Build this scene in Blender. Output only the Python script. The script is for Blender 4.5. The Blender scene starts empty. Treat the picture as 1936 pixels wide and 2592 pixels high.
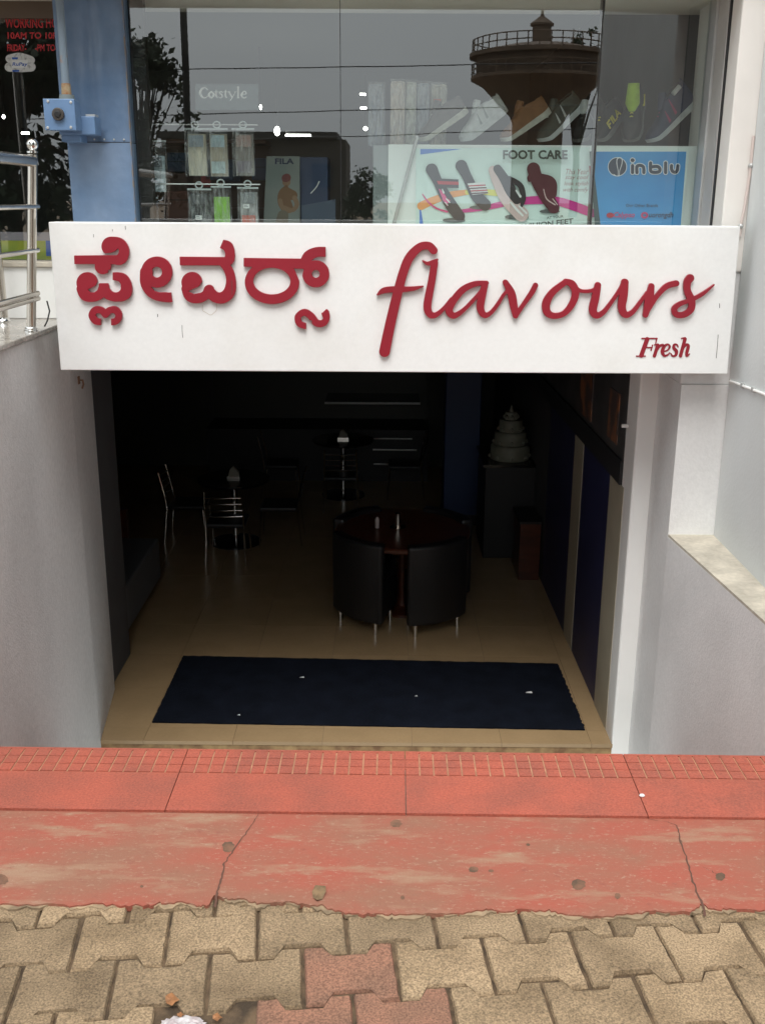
import bpy, bmesh, math, random
import numpy as np
from mathutils import Vector, Matrix
random.seed(7)
R = math.radians
scene = bpy.context.scene
COL = scene.collection

# ------------------------------------------------------------------ camera, sky, sun, exposure
FPX, IW, IH = 2617.0, 1936.0, 2592.0            # focal length in photo pixels, photo size
CAM = Vector((0.0, 0.0, 1.5))
PITCH, YAW, ROLL = R(16.8), R(-0.17), 0.0062
_f = Vector((math.sin(YAW) * math.cos(PITCH), math.cos(YAW) * math.cos(PITCH), -math.sin(PITCH)))
_r0 = Vector((math.cos(YAW), -math.sin(YAW), 0.0))
_u0 = _r0.cross(_f)
_r = _r0 * math.cos(ROLL) + _u0 * math.sin(ROLL)
_u = _r.cross(_f)
cd = bpy.data.cameras.new('camera'); cam = bpy.data.objects.new('camera', cd); COL.objects.link(cam)
cd.sensor_fit = 'VERTICAL'; cd.sensor_height = 24.0; cd.lens = 24.0 * FPX / IH
cd.clip_start = 0.05; cd.clip_end = 2000.0
cam.matrix_world = Matrix(((_r.x, _u.x, -_f.x, CAM.x), (_r.y, _u.y, -_f.y, CAM.y), (_r.z, _u.z, -_f.z, CAM.z), (0, 0, 0, 1)))
scene.camera = cam

SUN_EL, SUN_AZ = R(60), R(188)                   # azimuth from +Y clockwise; behind the camera
w = bpy.data.worlds.new('World'); scene.world = w; w.use_nodes = True
nt = w.node_tree; nt.nodes.clear()
sky = nt.nodes.new('ShaderNodeTexSky'); sky.sky_type = 'NISHITA'; sky.sun_disc = False
sky.sun_elevation = SUN_EL; sky.sun_rotation = SUN_AZ; sky.dust_density = 6.0; sky.air_density = 1.4; sky.ozone_density = 1.0
hs = nt.nodes.new('ShaderNodeHueSaturation'); hs.inputs['Saturation'].default_value = 0.10
bg = nt.nodes.new('ShaderNodeBackground'); bg.inputs['Strength'].default_value = 0.10
wo = nt.nodes.new('ShaderNodeOutputWorld')
# overcast: clouds even out the colour and make the zenith about three times as bright as the horizon (CIE overcast sky)
tcw = nt.nodes.new('ShaderNodeTexCoord'); sx = nt.nodes.new('ShaderNodeSeparateXYZ'); mrw = nt.nodes.new('ShaderNodeMapRange')
mrw.inputs['From Min'].default_value = 0.0; mrw.inputs['From Max'].default_value = 1.0; mrw.inputs['To Min'].default_value = 1.10; mrw.inputs['To Max'].default_value = 1.45
ovc = nt.nodes.new('ShaderNodeMix'); ovc.data_type = 'RGBA'; ovc.inputs['Factor'].default_value = 0.8; ovc.inputs['B'].default_value = (6.65, 7.2, 7.4, 1)
mulw = nt.nodes.new('ShaderNodeVectorMath'); mulw.operation = 'SCALE'
nt.links.new(tcw.outputs['Generated'], sx.inputs[0]); nt.links.new(sx.outputs['Z'], mrw.inputs['Value'])
nt.links.new(sky.outputs[0], hs.inputs['Color']); nt.links.new(hs.outputs[0], ovc.inputs['A']); nt.links.new(ovc.outputs['Result'], mulw.inputs[0])
nt.links.new(mrw.outputs[0], mulw.inputs['Scale']); nt.links.new(mulw.outputs[0], bg.inputs['Color']); nt.links.new(bg.outputs[0], wo.inputs['Surface'])
sd = bpy.data.lights.new('sun', 'SUN'); sd.energy = 1.4; sd.angle = R(36); sd.color = (1.0, 0.985, 0.95)
sun = bpy.data.objects.new('sun', sd); COL.objects.link(sun)
_sd = Vector((math.sin(SUN_AZ) * math.cos(SUN_EL), math.cos(SUN_AZ) * math.cos(SUN_EL), math.sin(SUN_EL)))
sun.rotation_euler = _sd.to_track_quat('Z', 'Y').to_euler()
vs = scene.view_settings; vs.view_transform = 'Standard'; vs.look = 'None'; vs.gamma = 1.0; vs.use_curve_mapping = False
vs.exposure = 1.0
cy = scene.cycles; cy.max_bounces = 10; cy.diffuse_bounces = 5; cy.glossy_bounces = 5; cy.transparent_max_bounces = 24
cy.use_denoising = True

# ------------------------------------------------------------------ pixel -> place
def ray(px, py):
    return _f + _r * ((px - IW / 2) / FPX) + _u * ((IH / 2 - py) / FPX)
def P(px, py, x=None, y=None, z=None):
    d = ray(px, py)
    if y is not None: t = (y - CAM.y) / d.y
    elif z is not None: t = (z - CAM.z) / d.z
    else: t = (x - CAM.x) / d.x
    return CAM + d * t
def zm(x0, y0, s):
    return lambda x, y: (x0 + x / s, y0 + y / s)
Z1 = zm(0, 0, 2.36); Z2 = zm(600, 0, 2.36); Z3 = zm(1236, 0, 2.36); Z4 = zm(0, 300, 3.304)
Z5 = zm(150, 560, 1.9435); Z6 = zm(900, 560, 1.652); Z7 = zm(1400, 550, 2.95)
G6 = zm(0, 1850, 1.703); G7 = zm(966, 1850, 1.703)
I1 = zm(220, 940, 2.753); I2 = zm(720, 940, 2.753); I3 = zm(1200, 940, 3.304)
C1 = zm(0, 0, 4.72); C2 = zm(330, 180, 2.898); C3 = zm(880, 180, 3.671); C4 = zm(1050, 370, 3.304); C5 = zm(1250, 150, 3.004); C6 = zm(1480, 360, 3.623)

# ------------------------------------------------------------------ materials
MATS = {}
def mat(name, col, rough=0.6, metal=0.0, var=0.0, vs=4.0, bump=0.0, bs=60.0, col2=None, spec=0.5, rand=0.0,
        stretch=(1, 1, 1), emit=0.0, detail=6.0, contrast=(0.35, 0.65), coat=0.0, var2=0.0, vs2=30.0, bdist=0.004):
    if name in MATS: return MATS[name]
    m = bpy.data.materials.new(name); m.use_nodes = True; MATS[name] = m
    t = m.node_tree; n = t.nodes; L = t.links
    b = n['Principled BSDF']
    b.inputs['Roughness'].default_value = rough; b.inputs['Metallic'].default_value = metal
    b.inputs['Specular IOR Level'].default_value = spec; b.inputs['Coat Weight'].default_value = coat
    c = (*col, 1.0)
    b.inputs['Base Color'].default_value = c
    out = None
    tc = n.new('ShaderNodeTexCoord'); mp = n.new('ShaderNodeMapping'); mp.inputs['Scale'].default_value = stretch
    L.new(tc.outputs['Object'], mp.inputs['Vector'])
    if rand:                                         # shift the texture per object so that copies differ
        oi = n.new('ShaderNodeObjectInfo'); cx = n.new('ShaderNodeVectorMath'); cx.operation = 'SCALE'
        cx.inputs[0].default_value = (37.0, 91.0, 53.0); L.new(oi.outputs['Random'], cx.inputs['Scale'])
        L.new(cx.outputs[0], mp.inputs['Location'])
    if var or col2:
        nz = n.new('ShaderNodeTexNoise'); nz.inputs['Scale'].default_value = vs; nz.inputs['Detail'].default_value = detail
        L.new(mp.outputs[0], nz.inputs['Vector'])
        rp = n.new('ShaderNodeMapRange'); rp.inputs['From Min'].default_value = contrast[0]; rp.inputs['From Max'].default_value = contrast[1]
        L.new(nz.outputs['Fac'], rp.inputs['Value'])
        mx = n.new('ShaderNodeMix'); mx.data_type = 'RGBA'
        a = col2 if col2 else tuple(v * (1 - var) for v in col)
        bcol = col if col2 else tuple(min(1, v * (1 + var)) for v in col)
        mx.inputs['A'].default_value = (*a, 1); mx.inputs['B'].default_value = (*bcol, 1)
        L.new(rp.outputs[0], mx.inputs['Factor']); out = mx.outputs['Result']
    if var2:
        nz = n.new('ShaderNodeTexNoise'); nz.inputs['Scale'].default_value = vs2; nz.inputs['Detail'].default_value = 4
        L.new(mp.outputs[0], nz.inputs['Vector'])
        rp = n.new('ShaderNodeMapRange'); rp.inputs['From Min'].default_value = 0.3; rp.inputs['From Max'].default_value = 0.7
        rp.inputs['To Min'].default_value = 1 - var2; rp.inputs['To Max'].default_value = 1 + var2
        L.new(nz.outputs['Fac'], rp.inputs['Value'])
        ml = n.new('ShaderNodeVectorMath'); ml.operation = 'SCALE'
        if out is None: ml.inputs[0].default_value = col
        else: L.new(out, ml.inputs[0])
        L.new(rp.outputs[0], ml.inputs['Scale']); out = ml.outputs[0]
    if rand:
        h = n.new('ShaderNodeHueSaturation'); r2 = n.new('ShaderNodeMapRange')
        r2.inputs['To Min'].default_value = 1 - rand; r2.inputs['To Max'].default_value = 1 + rand
        L.new(oi.outputs['Random'], r2.inputs['Value']); L.new(r2.outputs[0], h.inputs['Value'])
        if out is None: h.inputs['Color'].default_value = c
        else: L.new(out, h.inputs['Color'])
        out = h.outputs[0]
    if out is not None: L.new(out, b.inputs['Base Color'])
    if bump:
        nb = n.new('ShaderNodeTexNoise'); nb.inputs['Scale'].default_value = bs; nb.inputs['Detail'].default_value = 8
        L.new(mp.outputs[0], nb.inputs['Vector'])
        bp = n.new('ShaderNodeBump'); bp.inputs['Strength'].default_value = bump; bp.inputs['Distance'].default_value = bdist
        L.new(nb.outputs['Fac'], bp.inputs['Height']); L.new(bp.outputs[0], b.inputs['Normal'])
    if emit:
        b.inputs['Emission Color'].default_value = c; b.inputs['Emission Strength'].default_value = emit
    return m
def glass_mat(name, tint=(0.93, 0.96, 0.95), wav=0.0):
    if name in MATS: return MATS[name]
    m = bpy.data.materials.new(name); m.use_nodes = True; MATS[name] = m
    t = m.node_tree; n = t.nodes; L = t.links; n.clear()
    o = n.new('ShaderNodeOutputMaterial'); mx = n.new('ShaderNodeMixShader'); fr = n.new('ShaderNodeFresnel'); fr.inputs['IOR'].default_value = 2.35     # both faces of the pane in one, mildly reflective film glass
    tr = n.new('ShaderNodeBsdfTransparent'); tr.inputs['Color'].default_value = (*tint, 1)
    gl = n.new('ShaderNodeBsdfGlossy'); gl.inputs['Roughness'].default_value = 0.0
    ge = n.new('ShaderNodeNewGeometry'); ml = n.new('ShaderNodeMath'); ml.operation = 'MULTIPLY'; iv = n.new('ShaderNodeMath'); iv.operation = 'SUBTRACT'; iv.inputs[0].default_value = 1.0
    L.new(ge.outputs['Backfacing'], iv.inputs[1]); L.new(fr.outputs[0], ml.inputs[0]); L.new(iv.outputs[0], ml.inputs[1])   # the pane's far face adds no second reflection
    L.new(ml.outputs[0], mx.inputs[0]); L.new(tr.outputs[0], mx.inputs[1]); L.new(gl.outputs[0], mx.inputs[2]); L.new(mx.outputs[0], o.inputs['Surface'])
    if wav:
        tc = n.new('ShaderNodeTexCoord'); nz = n.new('ShaderNodeTexNoise'); nz.inputs['Scale'].default_value = 1.3
        bp = n.new('ShaderNodeBump'); bp.inputs['Strength'].default_value = 1.0; bp.inputs['Distance'].default_value = wav
        L.new(tc.outputs['Object'], nz.inputs['Vector']); L.new(nz.outputs['Fac'], bp.inputs['Height']); L.new(bp.outputs[0], gl.inputs['Normal'])
    return m
def plastic_film(name='clear_plastic_film'):
    if name in MATS: return MATS[name]
    m = bpy.data.materials.new(name); m.use_nodes = True; MATS[name] = m
    t = m.node_tree; n = t.nodes; L = t.links; n.clear()
    o = n.new('ShaderNodeOutputMaterial'); mx = n.new('ShaderNodeMixShader')
    tr = n.new('ShaderNodeBsdfTransparent'); gl = n.new('ShaderNodeBsdfGlossy'); gl.inputs['Roughness'].default_value = 0.12
    tc = n.new('ShaderNodeTexCoord'); nz = n.new('ShaderNodeTexNoise'); nz.inputs['Scale'].default_value = 28
    mp = n.new('ShaderNodeMapping'); mp.inputs['Scale'].default_value = (2.2, 1, 0.5)
    bp = n.new('ShaderNodeBump'); bp.inputs['Strength'].default_value = 1.0; bp.inputs['Distance'].default_value = 0.03
    L.new(tc.outputs['Object'], mp.inputs[0]); L.new(mp.outputs[0], nz.inputs['Vector']); L.new(nz.outputs['Fac'], bp.inputs['Height']); L.new(bp.outputs[0], gl.inputs['Normal'])
    df = n.new('ShaderNodeBsdfDiffuse'); df.inputs['Color'].default_value = (0.85, 0.88, 0.88, 1); m2 = n.new('ShaderNodeMixShader'); m2.inputs[0].default_value = 0.55
    L.new(gl.outputs[0], m2.inputs[1]); L.new(df.outputs[0], m2.inputs[2])
    rp = n.new('ShaderNodeMapRange'); rp.inputs['From Min'].default_value = 0.40; rp.inputs['From Max'].default_value = 0.68; rp.inputs['To Min'].default_value = 0.08; rp.inputs['To Max'].default_value = 0.42
    L.new(nz.outputs['Fac'], rp.inputs['Value']); L.new(rp.outputs[0], mx.inputs[0])      # wrinkle highlights painted in: noise makes whiter, glossier streaks in the film
    L.new(tr.outputs[0], mx.inputs[1]); L.new(m2.outputs[0], mx.inputs[2]); L.new(mx.outputs[0], o.inputs['Surface'])
    return m

# ------------------------------------------------------------------ mesh building
def wloc(o):
    v = Vector((0, 0, 0))
    while o is not None:
        v += o.location; o = o.parent
    return v
class MB:
    def __init__(s): s.v = []; s.f = []; s.mi = []; s.cur = 0
    def add(s, vs, fs):
        k = len(s.v); s.v += [tuple(p) for p in vs]; s.f += [tuple(i + k for i in f) for f in fs]; s.mi += [s.cur] * len(fs)
        return s
    def box(s, x0, x1, y0, y1, z0, z1):
        return s.add([(x0, y0, z0), (x1, y0, z0), (x1, y1, z0), (x0, y1, z0), (x0, y0, z1), (x1, y0, z1), (x1, y1, z1), (x0, y1, z1)],
                     [(3, 2, 1, 0), (4, 5, 6, 7), (0, 1, 5, 4), (1, 2, 6, 5), (2, 3, 7, 6), (3, 0, 4, 7)])
    def prism(s, pts, z0, z1):                       # outline in XY (counter-clockwise), extruded in z
        n = len(pts)
        return s.add([(x, y, z0) for x, y in pts] + [(x, y, z1) for x, y in pts],
                     [tuple(range(n - 1, -1, -1)), tuple(range(n, 2 * n))] + [(i, (i + 1) % n, n + (i + 1) % n, n + i) for i in range(n)])
    def prism_y(s, pts, y0, y1):                     # outline in XZ, extruded in y
        n = len(pts)
        return s.add([(x, y0, z) for x, z in pts] + [(x, y1, z) for x, z in pts],
                     [tuple(range(n)), tuple(range(2 * n - 1, n - 1, -1))] + [((i + 1) % n, i, n + i, n + (i + 1) % n) for i in range(n)])
    def quad(s, a, b, c, d): return s.add([a, b, c, d], [(0, 1, 2, 3)])
    def tube(s, path, r, n=10, cap=True):
        path = [Vector(p) for p in path]; rr = r if isinstance(r, (list, tuple)) else [r] * len(path)
        vs = []; prev = None
        for i, p in enumerate(path):
            d = (path[min(i + 1, len(path) - 1)] - path[max(i - 1, 0)]).normalized()
            a = prev if prev is not None else (Vector((0, 0, 1)) if abs(d.z) < 0.9 else Vector((1, 0, 0)))
            a = (a - d * a.dot(d)).normalized(); prev = a; b = d.cross(a)
            for k in range(n):
                t = 2 * math.pi * k / n; vs.append(p + (a * math.cos(t) + b * math.sin(t)) * rr[i])
        fs = []
        for i in range(len(path) - 1):
            for k in range(n):
                fs.append((i * n + k, i * n + (k + 1) % n, (i + 1) * n + (k + 1) % n, (i + 1) * n + k))
        if cap: fs += [tuple(range(n - 1, -1, -1)), tuple(range((len(path) - 1) * n, len(path) * n))]
        return s.add(vs, fs)
    def lathe(s, prof, c, n=24):                     # prof: (radius, z) upward
        vs = []; fs = []
        for r, z in prof:
            for k in range(n):
                t = 2 * math.pi * k / n; vs.append((c[0] + r * math.cos(t), c[1] + r * math.sin(t), c[2] + z))
        for i in range(len(prof) - 1):
            for k in range(n): fs.append((i * n + k, i * n + (k + 1) % n, (i + 1) * n + (k + 1) % n, (i + 1) * n + k))
        fs += [tuple(range(n - 1, -1, -1)), tuple(range((len(prof) - 1) * n, len(prof) * n))]
        return s.add(vs, fs)
    def ball(s, c, r, n=14, sc=(1, 1, 1)):
        vs = []; fs = []; m = n // 2
        for i in range(1, m):
            a = math.pi * i / m
            for k in range(n):
                t = 2 * math.pi * k / n
                vs.append((c[0] + r * sc[0] * math.sin(a) * math.cos(t), c[1] + r * sc[1] * math.sin(a) * math.sin(t), c[2] - r * sc[2] * math.cos(a)))
        b = len(vs); vs += [(c[0], c[1], c[2] - r * sc[2]), (c[0], c[1], c[2] + r * sc[2])]
        for i in range(m - 2):
            for k in range(n): fs.append((i * n + k, i * n + (k + 1) % n, (i + 1) * n + (k + 1) % n, (i + 1) * n + k))
        for k in range(n): fs += [(b, (k + 1) % n, k), (b + 1, (m - 2) * n + k, (m - 2) * n + (k + 1) % n)]
        return s.add(vs, fs)
    def build(s, name, m, parent=None, smooth=False, bevel=0.0, seg=2):
        o0 = wloc(parent) if parent is not None else Vector((0, 0, 0))
        me = bpy.data.meshes.new(name); me.from_pydata([tuple(Vector(p) - o0) for p in s.v], [], s.f)
        for mm in (m if isinstance(m, (list, tuple)) else [m]): me.materials.append(mm)
        if isinstance(m, (list, tuple)): me.polygons.foreach_set('material_index', s.mi)
        if smooth: me.polygons.foreach_set('use_smooth', [True] * len(me.polygons))
        me.update()
        o = bpy.data.objects.new(name, me); COL.objects.link(o)
        if parent is not None: o.parent = parent
        if smooth:
            me.set_sharp_from_angle(angle=R(40))
        if bevel:
            b = o.modifiers.new('bevel', 'BEVEL'); b.width = bevel; b.segments = seg; b.limit_method = 'ANGLE'; b.angle_limit = R(35)
        return o
def tag(o, label=None, cat=None, group=None, kind=None):
    if label: o['label'] = label
    if cat: o['category'] = cat
    if group: o['group'] = group
    if kind: o['kind'] = kind
    return o
def thing(name, label, cat, loc=(0, 0, 0), group=None):
    o = bpy.data.objects.new(name, None); COL.objects.link(o); o.location = loc; o.empty_display_size = 0.1
    return tag(o, label, cat, group)
def copy_tree(o, parent=None):
    c = o.copy(); COL.objects.link(c)
    if parent is not None: c.parent = parent
    for ch in list(o.children): copy_tree(ch, c)
    return c
def box(name, m, parent, *b, bevel=0.0, smooth=False): return MB().box(*b).build(name, m, parent, bevel=bevel)

# ------------------------------------------------------------------ stroke lettering: signed distance -> outline -> solid
def crom(pts, step=2.0):
    pts = [tuple(p) for p in pts]; out = []
    n = len(pts)
    for i in range(n - 1):
        p0 = np.array(pts[max(i - 1, 0)], float); p1 = np.array(pts[i], float); p2 = np.array(pts[i + 1], float); p3 = np.array(pts[min(i + 2, n - 1)], float)
        k = max(2, int(np.hypot(*(p2 - p1)[:2]) / step))
        for q in range(k):
            t = q / k
            out.append(0.5 * ((2 * p1) + (-p0 + p2) * t + (2 * p0 - 5 * p1 + 4 * p2 - p3) * t * t + (-p0 + 3 * p1 - 3 * p2 + p3) * t ** 3))
    out.append(np.array(pts[-1], float)); return out
def sd_poly(X, Y, poly):
    d = np.full(X.shape, 1e9); ins = np.zeros(X.shape, bool); n = len(poly)
    for i in range(n):
        ax, ay = poly[i]; bx, by = poly[(i + 1) % n]
        ex, ey = bx - ax, by - ay
        t = np.clip(((X - ax) * ex + (Y - ay) * ey) / (ex * ex + ey * ey + 1e-9), 0, 1)
        d = np.minimum(d, np.hypot(X - ax - t * ex, Y - ay - t * ey))
        if ay != by: ins ^= ((ay > Y) != (by > Y)) & (X < (bx - ax) * (Y - ay) / (by - ay) + ax)
    return np.where(ins, -d, d)
def outline(add, sub=(), cell=2.0, thin=0.0):
    """add / sub: lists of ('s', [(x,y,r)...]) strokes, ('p', [(x,y)...]) polygons or ('e', cx, cy, rx, ry) ellipses."""
    xs = []; ys = []
    prim = []
    for a in list(add) + list(sub):
        if a[0] == 's':
            c = crom(a[1], cell); prim.append(c); xs += [p[0] - p[2] for p in c] + [p[0] + p[2] for p in c]; ys += [p[1] - p[2] for p in c] + [p[1] + p[2] for p in c]
        elif a[0] == 'p': prim.append(a[1]); xs += [p[0] for p in a[1]]; ys += [p[1] for p in a[1]]
        else: prim.append(a[1:]); xs += [a[1] - a[3], a[1] + a[3]]; ys += [a[2] - a[4], a[2] + a[4]]
    x0, x1, y0, y1 = min(xs) - 3 * cell, max(xs) + 3 * cell, min(ys) - 3 * cell, max(ys) + 3 * cell
    gx = np.arange(x0, x1, cell); gy = np.arange(y0, y1, cell); X, Y = np.meshgrid(gx, gy)
    D = np.full(X.shape, 1e3)
    for i, a in enumerate(list(add) + list(sub)):
        if a[0] == 's':
            d = np.full(X.shape, 1e9)
            for c in prim[i]: d = np.minimum(d, np.hypot(X - c[0], Y - c[1]) - c[2])
        elif a[0] == 'p': d = sd_poly(X, Y, prim[i])
        else:
            cx, cy_, rx, ry = prim[i]; d = (np.hypot((X - cx) / rx, (Y - cy_) / ry) - 1) * min(rx, ry)
        D = np.minimum(D, d) if i < len(add) else np.maximum(D, -d)
    D = D + thin; S = D < 0
    mixed = (S[:-1, :-1] != S[1:, 1:]) | (S[:-1, 1:] != S[1:, :-1]) | (S[:-1, :-1] != S[:-1, 1:])
    adj = {}; pt = {}
    def edge(i, j, k):
        if k == 0: a, b, key = (i, j), (i, j + 1), ('h', i, j)
        elif k == 1: a, b, key = (i, j + 1), (i + 1, j + 1), ('v', i, j + 1)
        elif k == 2: a, b, key = (i + 1, j), (i + 1, j + 1), ('h', i + 1, j)
        else: a, b, key = (i, j), (i + 1, j), ('v', i, j)
        if key not in pt:
            da, db = D[a], D[b]; t = da / (da - db)
            pt[key] = (gx[a[1]] + (gx[b[1]] - gx[a[1]]) * t, gy[a[0]] + (gy[b[0]] - gy[a[0]]) * t)
        return key
    for i, j in np.argwhere(mixed):
        c = [S[i, j], S[i, j + 1], S[i + 1, j + 1], S[i + 1, j]]
        es = [k for k in range(4) if c[k] != c[(k + 1) % 4]]
        prs = [(es[0], es[1])] if len(es) == 2 else ([(0, 1), (2, 3)] if c[0] else [(0, 3), (1, 2)]) if len(es) == 4 else []
        for p, q in prs:
            a, b = edge(i, j, p), edge(i, j, q); adj.setdefault(a, []).append(b); adj.setdefault(b, []).append(a)
    loops = []; seen = set()
    for st in adj:
        if st in seen: continue
        loop = [st]; seen.add(st); cur = st
        while True:
            nx = [q for q in adj[cur] if q not in seen]
            if not nx: break
            cur = nx[0]; seen.add(cur); loop.append(cur)
        if len(loop) > 5: loops.append(rdp([pt[k] for k in loop], cell * 0.12))
    return [l for l in loops if len(l) > 3]
def rdp(pts, tol):
    p = np.array(pts); n = len(p); keep = np.zeros(n, bool); far = int(np.argmax(np.hypot(*(p - p[0]).T)))
    keep[[0, far]] = True; st = [(0, far), (far, n)]
    while st:
        a, b = st.pop()
        if b - a < 2: continue
        A, B = p[a], p[b % n]; e = B - A; le = np.hypot(*e) + 1e-9
        q = p[a + 1:b] - A; d = np.abs(q[:, 0] * e[1] - q[:, 1] * e[0]) / le
        k = int(np.argmax(d))
        if d[k] > tol: keep[a + 1 + k] = True; st += [(a, a + 1 + k), (a + 1 + k, b)]
    return [tuple(v) for v in p[keep]]
def solid(name, loops, to_world, m, parent, depth, y_front, bev=0.0, label=None):
    """loops in tracing coordinates -> a solid standing in the plane y = y_front (front) .. y_front + depth"""
    cu = bpy.data.curves.new(name, 'CURVE'); cu.dimensions = '2D'; cu.fill_mode = 'BOTH'; cu.extrude = depth / 2 - bev; cu.bevel_depth = bev; cu.bevel_resolution = 1
    if bev: cu.offset = -bev
    for lp in loops:
        sp = cu.splines.new('POLY'); sp.points.add(len(lp) - 1); sp.use_cyclic_u = True
        for q, (x, y) in zip(sp.points, lp):
            v = to_world(x, y); q.co = (v[0], v[1], 0, 1)
    tmp = bpy.data.objects.new('tmp', cu); COL.objects.link(tmp)
    me = bpy.data.meshes.new_from_object(tmp.evaluated_get(bpy.context.evaluated_depsgraph_get()))
    bpy.data.objects.remove(tmp); bpy.data.curves.remove(cu)
    o0 = wloc(parent)
    n = len(me.vertices); co = np.empty(n * 3, np.float32); me.vertices.foreach_get('co', co); co = co.reshape(-1, 3)
    wv = np.stack([co[:, 0] - o0.x, y_front + depth / 2 - co[:, 2] - o0.y, co[:, 1] - o0.z], 1).astype(np.float32)
    me.vertices.foreach_set('co', wv.ravel()); me.materials.clear(); me.materials.append(m); me.name = name
    me.polygons.foreach_set('material_index', [0] * len(me.polygons)); me.polygons.foreach_set('use_smooth', [False] * len(me.polygons)); me.update()
    o = bpy.data.objects.new(name, me); COL.objects.link(o); o.parent = parent
    if label: o['label'] = label
    return o
def onplane(zf, y):
    def f(a, b):
        q = P(*zf(a, b), y=y); return (q.x, q.z)
    return f
def print_poly(name, pts, zf, y, m, parent, t=0.0005):     # flat print: a thin sheet traced on plane y
    w2 = onplane(zf, y)
    q = [w2(*p) for p in pts]
    ar = sum(q[i][0] * q[(i + 1) % len(q)][1] - q[(i + 1) % len(q)][0] * q[i][1] for i in range(len(q)))
    if ar < 0: q = q[::-1]
    return MB().prism_y(q, y, y + t).build(name, m, parent)
def print_strokes(name, add, zf, y, m, parent, sub=(), cell=2.0, t=0.0005):
    return solid(name, outline(add, sub, cell), onplane(zf, y), m, parent, t, y)
def lettering(name, text, x0, y0, x1, y1, zf, y, m, parent, bold=0.0, shear=0.0, slope=0.0, t=0.0006):
    """built-in font fitted into the traced box (x0,y0)-(x1,y1)"""
    cu = bpy.data.curves.new(name, 'FONT'); cu.body = text; cu.size = 1; cu.offset = bold; cu.shear = shear; cu.extrude = 0; cu.resolution_u = 3
    tmp = bpy.data.objects.new('tmp', cu); COL.objects.link(tmp)
    me = bpy.data.meshes.new_from_object(tmp.evaluated_get(bpy.context.evaluated_depsgraph_get()))
    bpy.data.objects.remove(tmp); bpy.data.curves.remove(cu)
    n = len(me.vertices); co = np.empty(n * 3, np.float32); me.vertices.foreach_get('co', co); co = co.reshape(-1, 3)
    mn, mxx = co.min(0), co.max(0); u = (co[:, 0] - mn[0]) / (mxx[0] - mn[0]); v = (co[:, 1] - mn[1]) / (mxx[1] - mn[1])
    w2 = onplane(zf, y); o0 = wloc(parent)
    vs = []
    for a, b in zip(u, v):
        q = w2(x0 + a * (x1 - x0), y1 + (y0 - y1) * b + slope * a * (x1 - x0)); vs.append((q[0] - o0.x, y - t - o0.y, q[1] - o0.z))
    me.vertices.foreach_set('co', np.array(vs, np.float32).ravel()); me.materials.clear(); me.materials.append(m); me.update(); me.name = name
    o = bpy.data.objects.new(name, me); COL.objects.link(o); o.parent = parent
    return o

# ================================================================== MATERIALS OF THE PLACE
M_plaster = mat('plaster_offwhite', (0.70, 0.69, 0.68), 0.85, var=0.06, vs=2.2, bump=0.35, bs=90, var2=0.04, vs2=45)
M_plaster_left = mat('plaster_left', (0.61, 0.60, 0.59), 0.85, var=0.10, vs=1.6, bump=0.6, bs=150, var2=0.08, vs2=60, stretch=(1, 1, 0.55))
M_white = mat('white_wall_paint', (0.78, 0.77, 0.745), 0.7, var=0.03, vs=2.5, bump=0.2, bs=70)
M_cool = mat('cool_white_paint', (0.66, 0.68, 0.675), 0.75, var=0.05, vs=1.8, bump=0.3, bs=60)
M_cement = mat('bare_cement', (0.50, 0.45, 0.37), 0.9, var=0.16, vs=9, bump=0.5, bs=80, var2=0.08, vs2=50)
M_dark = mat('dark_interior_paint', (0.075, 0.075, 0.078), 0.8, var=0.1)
M_black = mat('black_matt', (0.012, 0.012, 0.013), 0.55)
M_steel = mat('brushed_stainless', (0.62, 0.57, 0.51), 0.22, 1.0, var=0.06, vs=6)
M_chrome = mat('chrome', (0.75, 0.74, 0.72), 0.12, 1.0)
M_granite = mat('polished_granite', (0.30, 0.27, 0.235), 0.16, var=0.25, vs=60, detail=3, var2=0.2, vs2=8)
M_alu = mat('aluminium_frame', (0.52, 0.52, 0.51), 0.42, 0.6, var=0.08, vs=5)
M_sand = mat('joint_sand', (0.085, 0.054, 0.030), 0.95, var=0.5, vs=25, bump=0.8, bs=220)
M_paver = mat('paver_tan', (0.305, 0.212, 0.125), 0.92, col2=(0.185, 0.125, 0.070), vs=7, bump=1.0, bs=520, rand=0.18, var2=0.50, vs2=240, contrast=(0.34, 0.62), bdist=0.003)
M_paver_red = mat('paver_red', (0.275, 0.130, 0.082), 0.92, col2=(0.19, 0.10, 0.064), vs=9, bump=1.0, bs=520, rand=0.08, var2=0.45, vs2=240, bdist=0.003)
M_redtile = mat('red_step_tile', (0.350, 0.080, 0.048), 0.62, col2=(0.275, 0.072, 0.046), vs=7, bump=0.5, bs=200, var2=0.22, vs2=170, detail=12, contrast=(0.36, 0.6), rand=0.04)
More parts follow.
